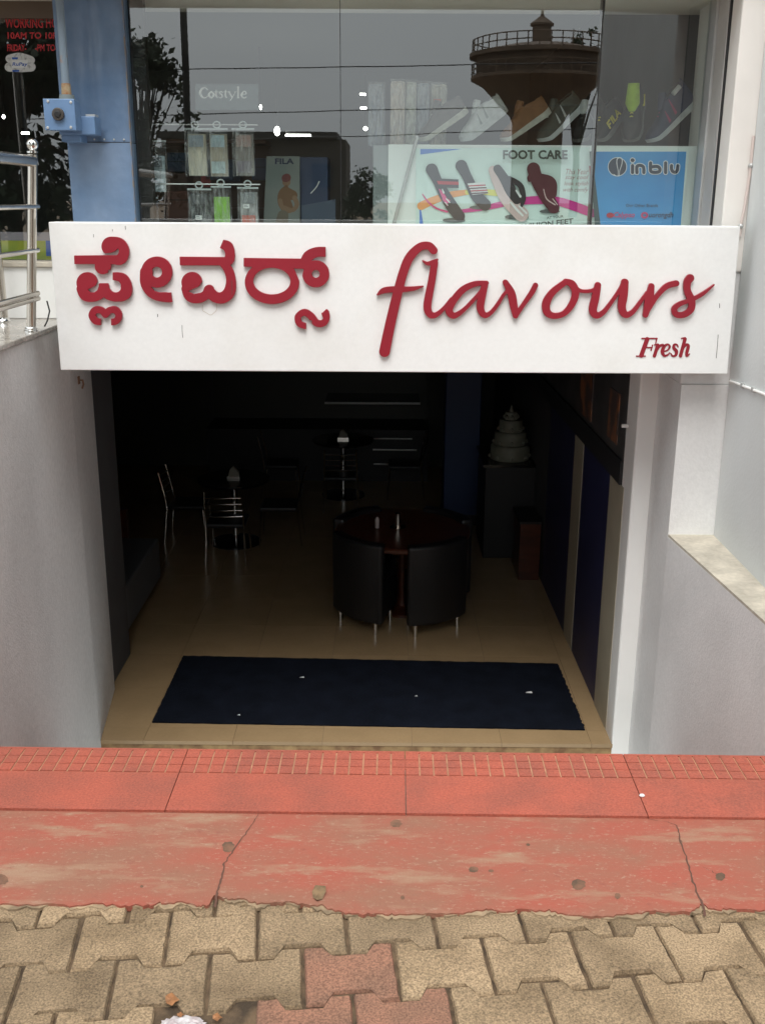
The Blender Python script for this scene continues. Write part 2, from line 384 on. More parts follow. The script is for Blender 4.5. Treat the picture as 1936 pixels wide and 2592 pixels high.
def worn_red():
    m = bpy.data.materials.new('worn_red_cement'); m.use_nodes = True; t = m.node_tree; n = t.nodes; L = t.links; b = n['Principled BSDF']
    b.inputs['Roughness'].default_value = 0.82
    tc = n.new('ShaderNodeTexCoord')
    def noise(sc, st, det, lo, hi, rg=0.6):
        mp = n.new('ShaderNodeMapping'); mp.inputs['Scale'].default_value = st; L.new(tc.outputs['Object'], mp.inputs[0])
        z = n.new('ShaderNodeTexNoise'); z.inputs['Scale'].default_value = sc; z.inputs['Detail'].default_value = det; z.inputs['Roughness'].default_value = rg; L.new(mp.outputs[0], z.inputs['Vector'])
        r = n.new('ShaderNodeMapRange'); r.inputs['From Min'].default_value = lo; r.inputs['From Max'].default_value = hi; L.new(z.outputs['Fac'], r.inputs['Value']); return r.outputs[0], z
    def mix(f, a, bb):
        x = n.new('ShaderNodeMix'); x.data_type = 'RGBA'; L.new(f, x.inputs['Factor'])
        for k, v in (('A', a), ('B', bb)):
            if isinstance(v, tuple): x.inputs[k].default_value = (*v, 1)
            else: L.new(v, x.inputs[k])
        return x.outputs['Result']
    f1, _ = noise(3.0, (0.8, 1.6, 1), 8, 0.40, 0.62); c = mix(f1, (0.295, 0.074, 0.046), (0.235, 0.100, 0.062))
    f2, _ = noise(5.0, (0.55, 2.4, 1), 12, 0.53, 0.66, 0.68); c = mix(f2, c, (0.285, 0.165, 0.105))
    f3, _ = noise(110, (0.6, 1.3, 1), 8, 0.56, 0.70, 0.75); c = mix(f3, c, (0.33, 0.225, 0.16))
    f4, _ = noise(26, (1, 1, 1), 6, 0.60, 0.78, 0.7); c = mix(f4, c, (0.20, 0.06, 0.042))
    L.new(c, b.inputs['Base Color'])
    _, z = noise(160, (1, 1, 1), 8, 0, 1); bp = n.new('ShaderNodeBump'); bp.inputs['Strength'].default_value = 0.6; bp.inputs['Distance'].default_value = 0.003; L.new(z.outputs['Fac'], bp.inputs['Height']); L.new(bp.outputs[0], b.inputs['Normal'])
    return m
M_redcem = worn_red()
M_groove = mat('groove_dust', (0.36, 0.19, 0.11), 0.95, var=0.25, vs=30)
M_floor = mat('beige_floor_tile', (0.315, 0.215, 0.115), 0.24, var=0.05, vs=5, rand=0.03, var2=0.03, vs2=60)
M_grout = mat('floor_grout', (0.20, 0.13, 0.07), 0.9)
M_mat = mat('navy_carpet', (0.004, 0.006, 0.012), 0.98, col2=(0.007, 0.009, 0.015), vs=90, bump=1.0, bs=420, var2=0.3, vs2=7, spec=0.1)
M_navy = mat('navy_wall_panel', (0.020, 0.022, 0.075), 0.5, var=0.1)
M_beige = mat('beige_wall_strip', (0.36, 0.32, 0.24), 0.6, var=0.06)
M_asphalt = mat('asphalt', (0.055, 0.055, 0.057), 0.9, var=0.2, vs=3, bump=0.4, bs=40)
M_earth = mat('dusty_earth', (0.23, 0.17, 0.115), 0.95, var=0.25, vs=0.6, bump=0.5, bs=3)
M_grimebrown = mat('grimy_brown_edge', (0.16, 0.085, 0.04), 0.9, col2=(0.33, 0.22, 0.10), vs=14, bump=0.4, bs=60)
FLZ = -1.40                                        # café floor; the paving outside is z = 0
YG = 5.08; YDR = 5.30                                          # shop glass plane

# ================================================================== GROUND, PAVING, STEPS
g = MB()
for a in ((-500, 500, -600, 0.75), (-500, -5.0, 0.75, 400), (5.0, 500, 0.75, 400)):
    g.quad((a[0], a[2], -0.06), (a[1], a[2], -0.06), (a[1], a[3], -0.06), (a[0], a[3], -0.06))
g.quad((-5, 0.75, -0.06), (5, 0.75, -0.06), (5, 2.3, -0.06), (-5, 2.3, -0.06))
tag(g.build('ground', M_earth), kind='structure')
tag(MB().box(-300, 300, -17, -6, -0.30, -0.03).build('road', M_asphalt), kind='structure')

pavement = tag(MB().box(-4.2, 4.2, -3.0, 2.32, -0.05, -0.011).build('pavement', M_sand), kind='structure')
PA, PH, TH = 0.19, 0.14, R(5.8)
wf, ws, h1, h0 = 0.0375, 0.02, 0.085, 0.055
def paver_mesh(name, m, seed):
    rn = random.Random(seed); gp = 0.0032; a = PA / 2 - gp
    top = [(-a, h1 - gp), (-a + wf - 0.001, h1 - gp), (-PA / 2 + wf + ws, h0 - gp), (PA / 2 - wf - ws, h0 - gp), (a - wf + 0.001, h1 - gp), (a, h1 - gp)]
    pts = [(-x, -y) for x, y in top] + [(-x, y) for x, y in reversed(top)]
    pts = pts[:6] + [(x, y) for x, y in top[::-1]][::1]
    ctr = [(-a, -h1 + gp), (-a + wf, -h1 + gp), (-PA / 2 + wf + ws, -h0 + gp), (PA / 2 - wf - ws, -h0 + gp), (a - wf, -h1 + gp), (a, -h1 + gp)] + [(x, y) for x, y in top[::-1]]
    fine = []
    for i in range(len(ctr)):
        p, q = ctr[i], ctr[(i + 1) % len(ctr)]; k = max(1, int(math.hypot(q[0] - p[0], q[1] - p[1]) / 0.018))
        for s in range(k): fine.append((p[0] + (q[0] - p[0]) * s / k + rn.uniform(-1, 1) * 0.0012, p[1] + (q[1] - p[1]) * s / k + rn.uniform(-1, 1) * 0.0012))
    n = len(fine); c = [(x * 0.966, y * 0.95) for x, y in fine]
    vs = [(x, y, -0.03) for x, y in fine] + [(x, y, -0.0075) for x, y in fine] + [(x, y, rn.uniform(-0.0022, 0.0004)) for x, y in c]
    fs = [(i, (i + 1) % n, n + (i + 1) % n, n + i) for i in range(n)] + [(n + i, n + (i + 1) % n, 2 * n + (i + 1) % n, 2 * n + i) for i in range(n)] + [tuple(range(2 * n, 3 * n))]
    me = bpy.data.meshes.new(name); me.from_pydata(vs, [], fs); me.materials.append(m); me.update()
    return me
PV = [paver_mesh('paver', M_paver, i) for i in range(6)]; PVR = [paver_mesh('paver', M_paver_red, 20 + i) for i in range(3)]
J = P(528, 2481, z=0.0); e1 = Vector((math.cos(TH), math.sin(TH), 0)); e2 = Vector((-math.sin(TH), math.cos(TH), 0))
HOLE = J - e2 * PH
for k in range(-7, 6):
    for i in range(-10, 12):
        off = i * PA if k % 2 else (i + 0.5) * PA
        c = J + e2 * (k * PH) + e1 * off
        if abs(c.x) > 1.45 or c.y > 2.28 or c.y < 0.7 or (k == -1 and i == 0): continue
        red = (k == 0 and i == 1) or (k == -1 and i in (1, 2)) or (k == -3 and i == 3)
        o = bpy.data.objects.new('paver', random.choice(PVR if red else PV)); COL.objects.link(o); o.parent = pavement
        o.location = c + Vector((random.uniform(-1, 1) * 0.001, random.uniform(-1, 1) * 0.001, random.uniform(-0.003, 0.001)))
        o.rotation_euler = (random.uniform(-1, 1) * 0.010, random.uniform(-1, 1) * 0.010, TH + random.uniform(-1, 1) * 0.008 + (math.pi if random.random() < 0.5 else 0))

# worn red cement strip with a ragged front edge
edge = [G6(*p) for p in [(-400, 752), (-60, 748), (150, 745), (300, 752), (400, 745), (520, 752), (640, 750), (700, 738), (800, 738), (850, 752), (900, 748), (925, 705), (985, 722), (1040, 718), (1110, 742), (1200, 735), (1300, 745), (1380, 748), (1430, 770), (1520, 790), (1650, 785)]]
edge += [G7(*p) for p in [(60, 790), (180, 785), (330, 787), (450, 768), (500, 775), (600, 770), (720, 772), (800, 790), (950, 800), (1080, 785), (1200, 775), (1330, 782), (1380, 745), (1420, 770), (1500, 765), (1652, 772), (1900, 772)]]
ZR, ZT = 0.006, 0.013
tl, tr_ = P(0, 1889, z=ZT), P(1936, 1912, z=ZT); te = (tr_ - tl).normalized(); td = Vector((-te.y, te.x, 0))
jt = P(1025, 1904, z=ZT); tdep = (jt - P(1025, 2058, z=ZT)).dot(td); tw = ((P(1576, 1908, z=ZT) - P(478, 1894, z=ZT)).dot(te)) / 2
ef = []
rn = random.Random(3)
for a, b in zip(edge[:-1], edge[1:]):
    A, B = P(*a, z=ZR), P(*b, z=ZR)
    for s in range(6):
        q = A.lerp(B, s / 6); ef.append((q.x + rn.uniform(-1, 1) * 0.002, q.y + rn.uniform(-1, 1) * 0.0045))
fb = jt - td * (tdep + 0.0005)
bl, br = fb + te * 2.6, fb - te * 2.6
strip = tag(MB().prism([(ef[0][0] - 1.0, ef[0][1])] + ef + [(ef[-1][0] + 1.0, ef[-1][1]), (bl.x, bl.y), (br.x, br.y)], -0.008, ZR).build('red_cement_path', M_redcem), kind='structure')
# feather of raw mortar under the ragged edge
M_mortar = mat('raw_mortar', (0.27, 0.19, 0.115), 0.95, var=0.35, vs=20, bump=0.8, bs=150)
mo = MB(); low = [(x, y - 0.004 - 0.007 * math.sin(x * 37) - 0.005 * math.sin(x * 91 + 1) + rn.uniform(-1, 1) * 0.003) for x, y in ef]
mo.prism(low + [(x, y + 0.03) for x, y in ef[::-1]], -0.006, 0.0022); mo.build('mortar_edge', M_mortar, strip)
# cracks: dark hairline openings, and stains
M_crack = mat('crack_dark', (0.10, 0.045, 0.03), 0.95)
M_stain = mat('oil_stain', (0.085, 0.05, 0.030), 0.85, col2=(0.18, 0.085, 0.05), vs=40)
def crack(pts, zf, w0, w1, z, parent, name='crack'):
    q = [P(*zf(*p), z=z) for p in pts]; fine = []
    for a, b in zip(q[:-1], q[1:]):
        for s in range(4): fine.append(a.lerp(b, s / 4) + Vector((rn.uniform(-1, 1) * 0.002, rn.uniform(-1, 1) * 0.002, 0)))
    fine.append(q[-1]); m = MB(); n = len(fine); L = []; Rr = []
    for i, p in enumerate(fine):
        wd = (w0 + (w1 - w0) * i / (n - 1)) * rn.uniform(0.6, 1.3) / 2; L.append((p.x - wd, p.y, z)); Rr.append((p.x + wd, p.y, z))
    for i in range(n - 1): m.quad(L[i], L[i + 1], Rr[i + 1], Rr[i])
    m.f = [f[::-1] for f in m.f]
    return m.build(name, M_crack, parent)
crack([(925, 760), (935, 700), (945, 665), (960, 620), (965, 575), (985, 545), (1005, 520), (1040, 465), (1075, 425), (1095, 390), (1115, 355)], G6, 0.006, 0.0012, ZR + 0.0008, strip)
crack([(1395, 800), (1380, 745), (1355, 690), (1340, 650), (1325, 600), (1312, 540), (1290, 490), (1280, 440), (1270, 408), (1230, 392), (1150, 380)], G7, 0.005, 0.0025, ZR + 0.0008, strip)
crack([(1380, 585), (1420, 605), (1445, 618)], G7, 0.0015, 0.0015, ZR + 0.0008, strip)
def blot(zf, x, y, rx, ry, z, parent, m, name='stain', seed=0, tail=None):
    r2 = random.Random(seed * 7 + 1); pts = []
    for k in range(18):
        t = 2 * math.pi * k / 18; s = r2.uniform(0.86, 1.1)
        pts.append((x + rx * s * math.cos(t), y + ry * s * math.sin(t)))
    if tail: pts[13] = tail
    q = [P(*zf(*p), z=z) for p in pts]
    return MB().add([(p.x, p.y, z) for p in q], [tuple(range(len(q)))[::-1]]).build(name, m, parent)
for i, (zf, x, y, rx, ry) in enumerate([(G6, 985, 500, 28, 24), (G6, 10, 640, 28, 24), (G6, 612, 670, 7, 6), (G7, 62, 400, 26, 16), (G7, 395, 597, 22, 13), (G7, 470, 603, 12, 6),
                          (G7, 847, 662, 32, 23), (G7, 1015, 712, 13, 13), (G7, 1458, 628, 22, 17), (G7, 90, 718, 9, 9), (G7, 1288, 480, 7, 9), (G7, 630, 490, 9, 6)]):
    blot(zf, x, y, rx, ry, ZR + 0.0006, strip, M_stain, seed=i)
lf = MB(); q = [P(*G6(*p), z=ZR + 0.004) for p in [(1345, 690), (1360, 668), (1404, 665), (1405, 695), (1390, 722), (1366, 732), (1350, 715)]]
lf.add([(p.x, p.y, ZR + 0.002 + 0.004 * (i % 2)) for i, p in enumerate(q)] + [(sum(p.x for p in q) / 7, sum(p.y for p in q) / 7, ZR + 0.006)], [(i, 7, (i + 1) % 7) for i in range(7)])
M_leaf_dry = mat('dry_leaf', (0.16, 0.10, 0.05), 0.8, var=0.3, vs=60)
tag(lf.build('fallen_leaf', M_leaf_dry), 'small dry brown leaf lying flat on the worn red cement', 'leaf')

# step tiles: 2 ft wide slabs with a grooved nosing, then the flight going down to the café
stairs = tag(MB().box(-2.6, 2.6, 2.3, (jt.y - 0.06), -0.6, ZT - 0.021).build('stairway', M_cement), kind='structure')
def tile_mesh():
    m = MB(); g2 = 0.0011; W2 = tw / 2 - g2
    nb = tdep * 0.405                                # width of grooved band at the far edge
    def T(x, y, z): return tuple(te * x + td * y + Vector((0, 0, z)))
    def bx(x0, x1, y0, y1, z0, z1):
        k = len(m.v); m.v += [T(x0, y0, z0), T(x1, y0, z0), T(x1, y1, z0), T(x0, y1, z0), T(x0, y0, z1), T(x1, y0, z1), T(x1, y1, z1), T(x0, y1, z1)]
        for f in [(3, 2, 1, 0), (4, 5, 6, 7), (0, 1, 5, 4), (1, 2, 6, 5), (2, 3, 7, 6), (3, 0, 4, 7)]: m.f.append(tuple(i + k for i in f)); m.mi.append(m.cur)
    bx(-W2, W2, -tdep, -nb, -0.020, 0.0)
    m.cur = 1; bx(-W2, W2, -nb, 0.0, -0.020, -0.0026); m.cur = 0
    n = 16; cell = 2 * W2 / n; rows = 3; rh = (nb - 0.006) / rows
    for i in range(n):
        for r_ in range(rows):
            gx = 0.0021; bx(-W2 + i * cell + (gx if i else 0), -W2 + (i + 1) * cell - (gx if i < n - 1 else 0), -nb + 0.003 + r_ * rh + 0.0014, -nb + 0.003 + (r_ + 1) * rh - 0.0014, -0.0055, 0.0)
    bx(-W2, W2, -0.0045, 0.004, -0.024, 0.0005)
    me = bpy.data.meshes.new('step_tile'); me.from_pydata(m.v, [], m.f); me.materials.append(M_redtile); me.materials.append(M_groove)
    me.polygons.foreach_set('material_index', m.mi); me.update(); return me
TM = tile_mesh(); NST = 8; rise = (ZT - FLZ + 0.05) / NST; run = 0.272
for k in range(-4, 4):
    for s in range(NST):
        if s and abs(k + 0.5) > 2.6: continue
        o = bpy.data.objects.new('step_tile', TM); COL.objects.link(o); o.parent = stairs
        o.location = jt + te * ((k + 0.5) * tw) + td * (s * run) + Vector((0, 0, ZT - jt.z - s * rise))
for s in range(1, NST):
    y0 = jt.y + (s - 1) * run - 0.03
    MB().box(-1.57, 1.42, y0, y0 + run + 0.05, -1.75, ZT - s * rise - 0.0205).build('step_core', M_cement, stairs)

# ================================================================== WALLS ROUND THE STAIRWELL
LX, CAPZ = -1.577, 0.925
lw = thing('retaining_wall', 'grey plastered left side wall of the stairwell under the granite cap', 'wall', (LX - 0.3, 3.9, FLZ))
m = MB(); m.prism([(LX - 0.9, 2.45), (LX, 2.45), (LX, 5.13), (-1.662, 5.80), (LX - 0.9, 5.80)], -1.75, CAPZ - 0.022); m.build('plaster', M_plaster_left, lw, bevel=0.012, seg=3)
MB().box(LX - 3.4, LX + 0.018, 2.45, 5.19, CAPZ - 0.022, CAPZ).build('granite_cap', M_granite, lw, bevel=0.004)
hk = thing('wall_hook', 'small rusty hook on the left stairwell wall under the sign', 'hook', P(203, 972, x=LX + 0.004))
q_ = P(203, 972, x=LX + 0.004)
MB().tube([(LX, q_.y, q_.z + 0.02), (LX + 0.02, q_.y, q_.z + 0.02), (LX + 0.026, q_.y - 0.012, q_.z), (LX + 0.02, q_.y - 0.02, q_.z - 0.02)], 0.005, 8).build('bent_rod', mat('hook_rust', (0.22, 0.13, 0.08), 0.8), hk, smooth=True)
MB().box(LX - 0.002, LX + 0.003, q_.y - 0.014, q_.y + 0.014, q_.z, q_.z + 0.04).build('plate', mat('hook_rust', (0.22, 0.13, 0.08), 0.8), hk)
RLZ = -0.037
rw = thing('retaining_wall', 'grey plastered right side wall of the stairwell below the cement ledge', 'wall', (1.5, 3.9, FLZ))
m = MB(); m.prism([(1.363, 4.7495), (2.3, 4.7495), (2.3, 2.45), (1.56, 2.45)], -1.75, RLZ - 0.012); m.build('plaster', M_plaster, rw)
m = MB(); m.prism([(1.363, 4.752), (1.365, 4.74), (1.557, 2.46), (1.6, 2.46), (1.6, 4.752)], RLZ - 0.012, RLZ); m.build('cement_ledge', M_cement, rw)
pl = thing('pilaster', 'bright white pilaster and door jamb right of the dark entrance', 'pilaster', (1.45, 4.95, RLZ))
MB().prism([(1.363, 4.75), (1.60, 4.75), (1.60, 5.40), (1.363, 5.40)], -1.75, 0.69).build('pier', M_plaster, pl)
MB().prism([(1.27, 5.15), (1.40, 5.15), (1.40, 5.385), (1.27, 5.385)], -1.75, 0.77).build('jamb', M_white, pl, bevel=0.012, seg=3)
MB().prism([(1.36, 4.762), (1.60, 4.762), (1.60, 5.40), (1.36, 5.40)], 0.6905, 1.20).build('beam_end', M_plaster, pl, bevel=0.006)
MB().prism([(1.475, 4.75), (1.60, 4.75), (1.60, 5.40), (1.475, 5.40)], 1.2005, 2.9).build('upper_pier', mat('warm_white_paint', (0.74, 0.70, 0.66), 0.7, var=0.04, vs=3, bump=0.2, bs=70), pl, bevel=0.006)
# little plaster spill at the jamb's foot, the latch stub and a bolt hole
a = P(1587, 1078, y=5.33); MB().tube([(1.2695, 5.33, a.z), (1.235, 5.33, a.z)], 0.010, 8).build('latch_stub', M_white, pl)
sw = thing('side_wall', 'cool white side wall rising right of the cement ledge', 'wall', (1.9, 3.6, RLZ))
MB().box(1.58, 2.6, 2.3, 4.748, RLZ - 0.011, 2.9).build('plaster', M_cool, sw, bevel=0.006)
MB().box(1.6005, 2.6, 4.7485, 5.4, RLZ - 0.011, 2.9).build('return', M_cool, sw)
# thin cable clipped along the side wall, and a cable down the corner
cb = thing('cable', 'thin white cable clipped along the cool white side wall', 'cable', (1.575, 4.5, 0.7))
q0 = P(*Z7(1280, 1222), x=1.574); q1 = P(*Z7(1360, 1238), x=1.574); q2 = P(*Z7(1581, 1325), x=1.574)
MB().tube([(1.574, 4.72, q0.z + 0.01), q1, q2, (1.574, 3.2, q2.z - 0.16)], 0.0065, 8).build('sheath', M_white, cb, smooth=True)
for t in (0.25, 0.62): p = q1.lerp(q2, t); MB().box(1.566, 1.581, p.y - 0.008, p.y + 0.008, p.z - 0.010, p.z + 0.012).build('clip', M_alu, cb)
cb = thing('cable', 'thin pinkish cable running down the upper corner beside the shop window', 'cable', (1.575, 4.745, 1.4))
pts = [P(*C6(*p), y=4.741) for p in [(1545, -60), (1530, 90), (1520, 215), (1490, 420), (1460, 610), (1425, 770), (1420, 860)]]
MB().tube(pts, 0.006, 8).build('sheath', mat('pink_cable', (0.62, 0.52, 0.48), 0.6), cb, smooth=True)
for p in (pts[2], pts[5]): MB().ball((p.x, p.y, p.z), 0.012).build('clip', M_alu, cb, smooth=True)

# ================================================================== FAÇADE, CANOPY, SHOP SHELL
fc = thing('shop_building', 'shop building front above the basement entrance with concrete canopy', 'building', (0, 5.3, FLZ))
MB().box(-1.52, 1.3595, 4.86, 5.38, 0.775, 1.20).build('lintel', M_white, fc, bevel=0.005)
MB().box(-1.44, 1.4745, 4.98, 5.60, 1.2005, 1.335).build('sill', M_white, fc, bevel=0.005)
MB().box(-7, 7, 4.715, 5.55, 2.373, 2.68).build('canopy', mat('canopy_paint', (0.70, 0.66, 0.58), 0.8, var=0.06, vs=1.5), fc, bevel=0.01)
MB().box(-7, 7, 5.20, 5.50, 2.681, 9.0).build('upper_wall', M_white, fc)
for x in (-4.2, -1.4, 1.4, 4.2):
    wn = MB().box(x - 0.7, x + 0.7, 5.175, 5.199, 4.2, 5.9).build('window', M_alu, fc)
    for s in (0, 1): MB().box(x - 0.66 + s * 0.67, x - 0.01 + s * 0.67, 5.168, 5.174, 4.25, 5.85).build('pane', mat('upper_glass_dark', (0.03, 0.035, 0.04), 0.05), wn)
MB().box(-7, 7, 5.3815, 13.0, 0.78, CAPZ - 0.023).build('floor_slab', M_dark, fc)
MB().box(-7, 7, 5.2, 13.0, CAPZ - 0.0225, CAPZ).build('shop_floor', M_granite, fc)
MB().box(-7, 7, 12.8, 13.0, CAPZ, 2.9).build('shop_back_wall', mat('shop_back_paint', (0.22, 0.22, 0.21), 0.8), fc)
MB().box(-7, 7, 5.51, 13.0, 2.9, 3.1).build('shop_ceiling', mat('shop_ceiling_paint', (0.30, 0.30, 0.29), 0.8), fc)
MB().box(-7.2, -7, 5.2, 13, CAPZ, 3.1).build('shop_side_wall', M_dark, fc)
MB().box(2.601, 7.0, 4.9, 13, RLZ, 2.9).build('right_bay', M_cool, fc)
MB().box(1.62, 1.72, 5.62, 13, CAPZ, 2.9).build('shop_side_wall', M_dark, fc)
MB().box(-5, -1.45, 5.18, 5.26, CAPZ, 1.175).build('plinth', M_white, fc, bevel=0.005)
MB().box(-5, -1.45, 5.165, 5.30, 1.1755, 1.20).build('plinth_sill', M_cement, fc, bevel=0.004)
MB().box(-5, -1.5, 5.265, 5.34, 2.30, 2.372).build('door_head', mat('brown_head', (0.12, 0.085, 0.06), 0.5), fc)

# glass: a dark-framed window of three panes; the right one stands slightly turned
M_glass = glass_mat('shop_glass', wav=0.00035)
M_frame = mat('dark_window_frame', (0.030, 0.026, 0.026), 0.45, var=0.2)
win = thing('shop_window', 'large shop window of clear panes above the white sign board', 'window', (0, YG, 1.335))
xj1, xj2 = P(862, 250, y=YG).x, P(1512, 250, y=YG).x
XL = P(331, 300, y=YG).x
def pane(x0, y0, x1, y1, z0, z1, parent, name='pane'):
    dx, dy = x1 - x0, y1 - y0; l = math.hypot(dx, dy); nx, ny = -dy / l * 0.003, dx / l * 0.003
    return MB().prism([(x0 - nx, y0 - ny), (x1 - nx, y1 - ny), (x1 + nx, y1 + ny), (x0 + nx, y0 + ny)], z0, z1).build(name, M_glass, parent)
pane(XL, YG, xj1 - 0.0015, YG, 1.337, 2.372, win); pane(xj1 + 0.0015, YG, xj2 - 0.003, YG, 1.337, 2.372, win)
pane(xj2 + 0.003, YG, 1.451, YG + 0.050, 1.337, 2.372, win)
MB().box(xj1 - 0.0012, xj1 + 0.0012, YG - 0.004, YG + 0.004, 1.337, 2.372).build('joint_seal', M_black, win)
MB().box(xj2 - 0.009, xj2 + 0.009, YG + 0.005, YG + 0.03, 1.337, 2.372).build('joint_post', M_frame, win)
MB().box(XL - 0.09, XL + 0.075, YG + 0.045, YG + 0.10, 1.337, 2.372).build('frame_post', M_frame, win)
MB().box(1.452, 1.4745, 5.045, 5.16, 1.3355, 2.372).build('frame_post', M_alu, win, bevel=0.003)
MB().box(1.4635, 1.4747, 4.90, 5.0445, 1.3355, 2.372).build('frame_channel', mat('grey_channel', (0.40, 0.385, 0.37), 0.5, var=0.1), win, bevel=0.002)
MB().box(1.467, 1.4748, 4.884, 4.8995, 1.3355, 2.372).build('rubber_seal', M_black, win)

dr = thing('shop_door', 'dark glass shop door with red lettering beyond the steel railing', 'door', (-2.4, YDR, 1.2))
MB().box(-4.6, -1.47, YDR + 0.002, YDR + 0.010, 1.2005, 2.299).build('pane', M_glass, dr)
MB().box(-1.52, -1.455, YDR - 0.02, YDR + 0.04, 1.2005, 2.372).build('frame_post', M_frame, dr)
M_redv = mat('red_vinyl', (0.50, 0.012, 0.02), 0.5)
lettering('lettering', 'WORKING HOURS', 65, 212, 860, 335, C1, YDR - 0.002, M_redv, dr, bold=0.025)
lettering('lettering', '10AM TO 10PM', 95, 385, 760, 465, C1, YDR - 0.002, M_redv, dr, bold=0.03)
lettering('lettering', 'FRIDAY-', 90, 530, 320, 612, C1, YDR - 0.002, M_redv, dr, bold=0.025)
lettering('lettering', '-PM TO-10', 425, 530, 760, 612, C1, YDR - 0.002, M_redv, dr, bold=0.025)
st = thing('card_sticker', 'torn white payment card sticker under the red opening hours', 'sticker', P(*C1(240, 860), y=YDR - 0.003))
M_paper = mat('white_paper', (0.62, 0.63, 0.62), 0.7, col2=(0.30, 0.31, 0.31), vs=55, contrast=(0.35, 0.5))
print_strokes('sheet', [('s', [(120, 700, 48), (240, 690, 60), (370, 720, 50)]), ('s', [(115, 800, 55), (240, 800, 62), (375, 800, 55)])], C1, YDR - 0.0025, M_paper, st, cell=6)
M_bluep = mat('blue_print', (0.02, 0.10, 0.42), 0.6)
print_poly('print', [(145, 718), (340, 718), (330, 808), (145, 812)], C1, YDR - 0.0032, mat('white_print', (0.72, 0.73, 0.72), 0.6), st)
lettering('lettering', 'RuPay', 152, 745, 335, 800, C1, YDR - 0.0033, M_bluep, st, bold=0.02, shear=0.15)
print_poly('print', [(145, 685), (220, 685), (215, 708), (150, 708)], C1, YDR - 0.0036, M_bluep, st)
print_poly('print', [(150, 835), (235, 835), (230, 858), (155, 858)], C1, YDR - 0.0036, M_bluep, st)
# things behind the left glass: a low yellow poster
yp = thing('yellow_poster', 'yellow and green poster behind the door glass above the white plinth', 'poster', P(*Z4(260, 1225), y=5.36))
MB().box(-2.35, -1.53, 5.36, 5.364, 1.2006, P(*Z4(260, 1000), y=5.36).z).build('sheet', mat('yellow_print', (0.42, 0.40, 0.035), 0.6, col2=(0.25, 0.34, 0.05), vs=9), yp)
MB().box(-2.35, -1.53, 5.358, 5.3595, P(*Z4(260, 1000), y=5.36).z - 0.012, P(*Z4(260, 950), y=5.36).z).build('header', mat('mauve_print', (0.30, 0.26, 0.30), 0.6), yp)
print_strokes('print', [('s', [(250, 1050, 18), (262, 1110, 24), (255, 1180, 14)])], Z4, 5.3585, mat('red_print', (0.40, 0.03, 0.02), 0.6), yp, cell=5)
print_poly('print', [(385, 1020), (430, 1020), (430, 1150), (390, 1150)], Z4, 5.3585, M_bluep, yp)

# ================================================================== CAFÉ SHELL
cf = tag(MB().box(-3.2, 1.6, 5.16, 11.6, FLZ - 0.35, FLZ - 0.0042).build('cafe_floor', M_grout), kind='structure')
TS = 0.5; tmsh = MB().box(-TS / 2 + 0.0012, TS / 2 - 0.0012, -TS / 2 + 0.0012, TS / 2 - 0.0012, -0.0041, 0.0)
me_t = bpy.data.meshes.new('floor_tile'); me_t.from_pydata(tmsh.v, [], tmsh.f); me_t.materials.append(M_floor)
me_n = bpy.data.meshes.new('threshold_tile'); nm = MB().box(-TS / 2 + 0.0012, TS / 2 - 0.0012, -0.075, 0.078, -0.022, 0.0); me_n.from_pydata(nm.v, [], nm.f); me_n.materials.append(M_floor)
XJ = P(820, 1845, z=FLZ).x; yth = P(968, 1880, z=FLZ).y; yj = yth + 0.155
for i in range(-6, 4):
    x = XJ + (i + 0.5) * TS
    if -1.75 < x < 1.6:
        o = bpy.data.objects.new('threshold_tile', me_n); COL.objects.link(o); o.parent = cf; o.location = (x, yth + 0.077, FLZ)
    for k in range(12):
        y = yj + (k + 0.5) * TS
        if x < -3.2 or (x < -1.9 and y < 6.2): continue
        o = bpy.data.objects.new('floor_tile', me_t); COL.objects.link(o); o.parent = cf; o.location = (x, y, FLZ)
MB().box(-1.72, 1.355, yth + 0.006, yth + 0.09, FLZ - 0.36, FLZ - 0.0225).build('threshold_riser', M_grimebrown, cf)
cs = thing('cafe_room', 'dim basement cafe room with navy striped right wall behind the entrance', 'room', (0, 8, FLZ))
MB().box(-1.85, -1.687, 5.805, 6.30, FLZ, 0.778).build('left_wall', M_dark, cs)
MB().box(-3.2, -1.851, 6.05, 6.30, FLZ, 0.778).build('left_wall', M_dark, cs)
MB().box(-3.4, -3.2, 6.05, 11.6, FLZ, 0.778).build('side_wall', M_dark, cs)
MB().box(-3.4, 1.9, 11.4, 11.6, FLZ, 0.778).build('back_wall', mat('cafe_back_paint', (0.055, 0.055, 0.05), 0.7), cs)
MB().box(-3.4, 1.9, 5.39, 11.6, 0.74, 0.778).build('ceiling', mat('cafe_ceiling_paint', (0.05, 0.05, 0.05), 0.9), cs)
# right wall: navy with beige strips up to a dark rail, black picture panels above
xr = lambda y: 1.27 - (y - 5.39) * 0.012
def rwall(name, y0, y1, z0, z1, m, t):
    return MB().prism([(xr(y0) - t, y0), (xr(y1) - t, y1), (1.7, y1), (1.7, y0)][::-1], z0, z1).build(name, m, cs)
ZRL, ZRU = 0.035, 0.165
b0, b1 = P(1505, 1754, x=1.265).y, P(1534, 1815, x=1.268).y; c0, c1 = P(1425, 1599, x=1.25).y, P(1445, 1631, x=1.255).y
for nme, y0, y1, mm in [('navy_panel', 5.387, b1, M_navy), ('beige_strip', b1, b0, M_beige), ('navy_panel', b0, c1, M_navy), ('beige_strip', c1, c0, M_beige), ('navy_panel', c0, c0 + 1.0, M_navy), ('navy_panel', c0 + 1.0, 11.39, M_dark)]:
    rwall(nme, y0 + 0.001, y1 - 0.001, FLZ, ZRL, mm, 0.004 if nme == 'beige_strip' else 0.0)
